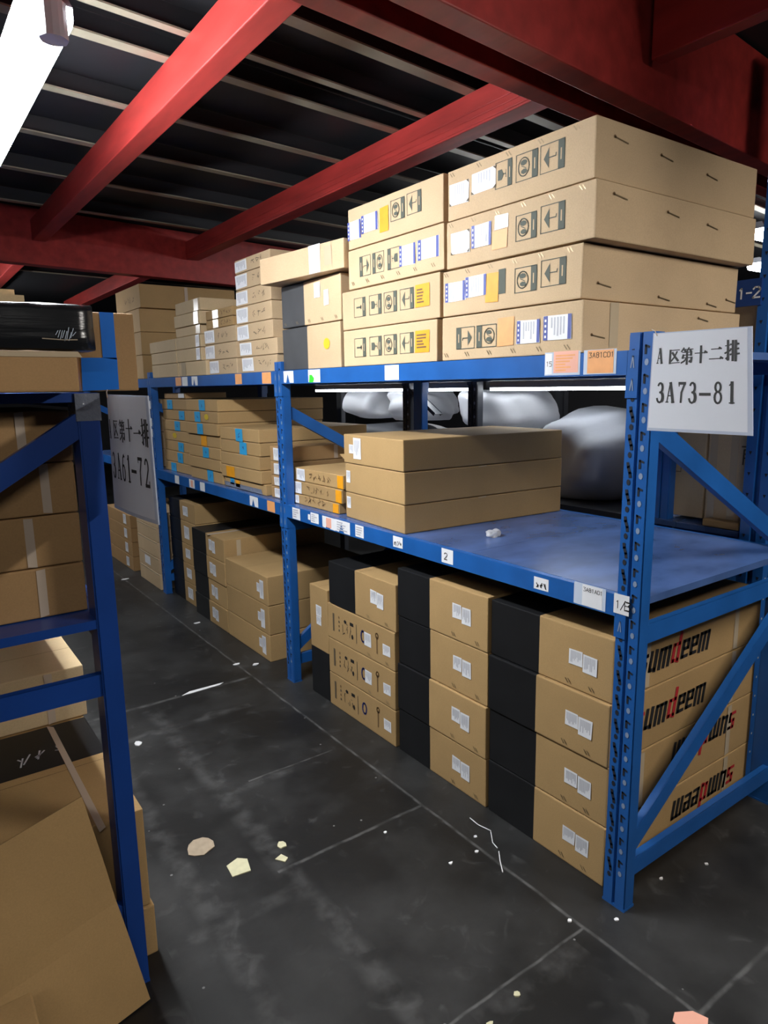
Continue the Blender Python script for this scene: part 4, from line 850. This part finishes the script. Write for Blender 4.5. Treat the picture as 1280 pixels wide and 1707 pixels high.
def tcart(label, *a, tapes=(), **kw):
    c = Carton(label, *a, **kw)
    for y in tapes: c.sticker(y, y - .03, c.c.z + .003, c.c.z + c.h - .003, 'tape', 0, name='tape_strip')
    return c
c = tcart('big taped carton behind the diagonal brace, under the white sign', 1.115, .45, .245, .436, 1.002, 1.50, board='kraft_cream', tapes=(.425, .34))
for pts, wt in GL['qian']: stroke(c.mb, c.front, [(.30 - x / 100 * .075, 1.24 + y / 100 * .09) for x, y in pts], .006, 'ink_brown', 0)
c.done()
c = tcart('pale carton with a printed symbol behind the corner post', 1.115, .4, .442, .585, 1.0, 1.50, board='kraft_cream')
for a in ([(.55, 1.19), (.595, 1.19)], [(.595, 1.19), (.595, 1.27)], [(.595, 1.27), (.55, 1.27)], [(.55, 1.27), (.55, 1.19)]): stroke(c.mb, c.front, a, .003, 'ink_brown')
code(c.mb, c.front.at(.585, 1.225, True), 'S', 0, 0, .025, 'ink_brown', .004, 0); c.done()
c = tcart('flat kraft carton lying before the taped cartons at shelf level', 1.04, .055, .25, .40, .988, 1.02, board='kraft'); c.done()
c = tcart('pinkish carton standing on the bay behind the tall stack', 1.12, .4, .245, .40, 1.625, 1.86, board='kraft_cream'); c.done()
# soft goods
def lump(name, label, ctr, size, k, seed, amp=.16, cat='bag', group=None, flat=.3):
    bm = bmesh.new(); bmesh.ops.create_icosphere(bm, subdivisions=4, radius=1); r = random.Random(seed)
    fs = [(Vector((r.gauss(0, 1), r.gauss(0, 1), r.gauss(0, 1))) * 3.6, r.uniform(0, 6.28), r.uniform(.3, 1)) for _ in range(10)]
    for v in bm.verts:
        d = v.co.copy(); q = Vector([math.copysign(abs(t) ** .72, t) for t in d]); s_ = 1 + amp * sum(a * math.sin(f.dot(d) + p) for f, p, a in fs) / 5
        v.co = Vector((q.x * size[0] * s_, q.y * size[1] * s_, q.z * size[2] * s_)) / 2 * 1.0
    zmin = -size[2] / 2 * (1 - flat * .4)
    for v in bm.verts: v.co.z = max(v.co.z, zmin) - zmin
    mb = MB(); mb.add_bm(bm, [k]); o = mb.build(name, smooth=True); o.location = ctr; tag(o, label, cat, group); return o
GB = 'white foam bundles behind the gap'
DZ = .9865
lump('covered_bale', 'dark covered bale behind the brown cartons, nearer the corner', (1.42, 1.93, DZ), (.66, .66, .33), 'dark_cover', 1, cat='bale')
lump('covered_bale', 'dark covered bale behind the far part of the gap', (1.42, 2.95, DZ), (.66, 1.1, .33), 'dark_cover', 2, cat='bale')
lump('covered_bale', 'grey sheet-covered bale beside the corner post, behind the shelf', (1.42, 1.17, DZ), (.70, .62, .47), 'grey_cover', 3, cat='bale', amp=.18)
lump('foam_bundle', 'large white foam bundle in the middle of the gap', (1.36, 1.80, 1.318), (.40, .58, .25), 'film', 4, group=GB, amp=.30)
lump('foam_bundle', 'white foam bundle with a dark strut before it, second in the gap', (1.42, 2.66, 1.335), (.40, .46, .24), 'film', 5, group=GB, amp=.30)
lump('foam_bundle', 'white foam bundle at the far left of the gap', (1.42, 3.24, 1.335), (.40, .46, .25), 'film', 6, group=GB, amp=.30)
# ================================================================== FLOOR DEBRIS
def scrap(label, x, y, pts, k, s_=1.0, group='paper scraps on the floor', lift=.0025):
    mb = MB(); P = [(a * s_, b * s_) for a, b in pts]; r = random.Random(int(x * 1000))
    mb.extrude(P, .0004, lift, k, lambda p, t: (p[0], p[1], t + (r.uniform(0, .0025) if t > .001 else 0)))
    o = mb.build('paper_scrap'); o.location = (x, y, 0); return tag(o, label, 'scrap', group)
blob = lambda rx, ry, n, sd: [(rx * (1 + random.Random(sd + i).uniform(-.3, .25)) * math.cos(6.2832 * i / n), ry * (1 + random.Random(sd * 3 + i).uniform(-.3, .25)) * math.sin(6.2832 * i / n)) for i in range(n)]
scrap('torn brownish cardboard scrap, the largest on the aisle floor', -.907, 1.046, blob(.055, .05, 11, 3), 'scrap_brown')
scrap('squarish cream paper scrap on the aisle floor', -.845, .868, [(-.035, -.03), (.025, -.04), (.04, .02), (.015, .045), (-.03, .03)], 'scrap')
scrap('small round cream scrap, upper of two', -.678, .884, blob(.016, .02, 8, 5), 'scrap')
scrap('small pointed cream scrap, lower of two', -.71, .82, [(-.02, .01), (0, -.022), (.018, -.01), (.008, .02)], 'scrap')
scrap('white chip near the left rack post', -.87, 1.90, blob(.016, .02, 7, 6), 'paper')
scrap('tiny yellowish curl at the bottom of the photo', -.463, -.021, blob(.011, .008, 7, 8), 'scrap')
scrap('tiny yellow scrap at the bottom edge', -.581, -.040, blob(.012, .008, 6, 9), 'scrap')
scrap('pinkish torn paper at the bottom right corner', -.165, -.325, [(-.05, -.02), (-.01, -.05), (.03, -.03), (.02, .005), (-.02, .03), (-.045, .02)], 'pink')
scrap('white flake by the second post, nearer one', -.054, 2.40, blob(.02, .014, 7, 11), 'paper')
scrap('white flake by the second post, farther one', -.14, 2.47, blob(.02, .012, 7, 12), 'paper')
scrap('white smear of paper across the aisle near the second post', -.43, 2.27, [(-.11, -.012), (.10, -.006), (.13, .012), (-.06, .015)], 'paper', lift=.0012)
scrap('pale flake beside the farthest post', -.06, 3.3, blob(.026, .012, 7, 14), 'paper')
scrap('pale chip beyond the third post', -.14, 4.75, blob(.03, .02, 7, 15), 'paper')
for i, (x, y) in enumerate([(-.16, .45), (-.11, .51), (-.27, .46), (-.155, .06), (-.04, -.02), (-.35, .72), (.22, .0), (.40, -.05)]):
    o = scrap(['white crumb on the joint line before the corner stack', 'white crumb just inside the joint line', 'white crumb left of the joint line', 'pale chip on the joint below the corner post', 'white sliver beside the corner post foot', 'dim crumb out on the dark floor', 'white chip on the floor beside the rack end', 'white sliver on the floor under the end frame'][i], x, y, blob(.007, .006, 6, 20 + i), 'paper', group='white crumbs')
mb = MB(); mb.tube([(-.052, .60, .002), (-.058, .55, .004), (-.045, .50, .003), (-.085, .45, .003), (-.092, .42, .002)], .0018, 'paper', 6); tag(mb.build('string_piece'), 'white bit of string lying before the second floor stack', 'string')
mb = MB(); mb.tube([(-.10, .405, .002), (-.13, .37, .002), (-.163, .325, .002)], .0018, 'paper', 6); tag(mb.build('string_piece'), 'short white thread crossing the floor joint line', 'string')
lump('plastic_wrap_scrap', 'small crumpled bit of clear wrap lying on the empty blue shelf', (.265, .82, LZ + .001), (.055, .04, .028), 'film', 9, amp=.6, cat='plastic')
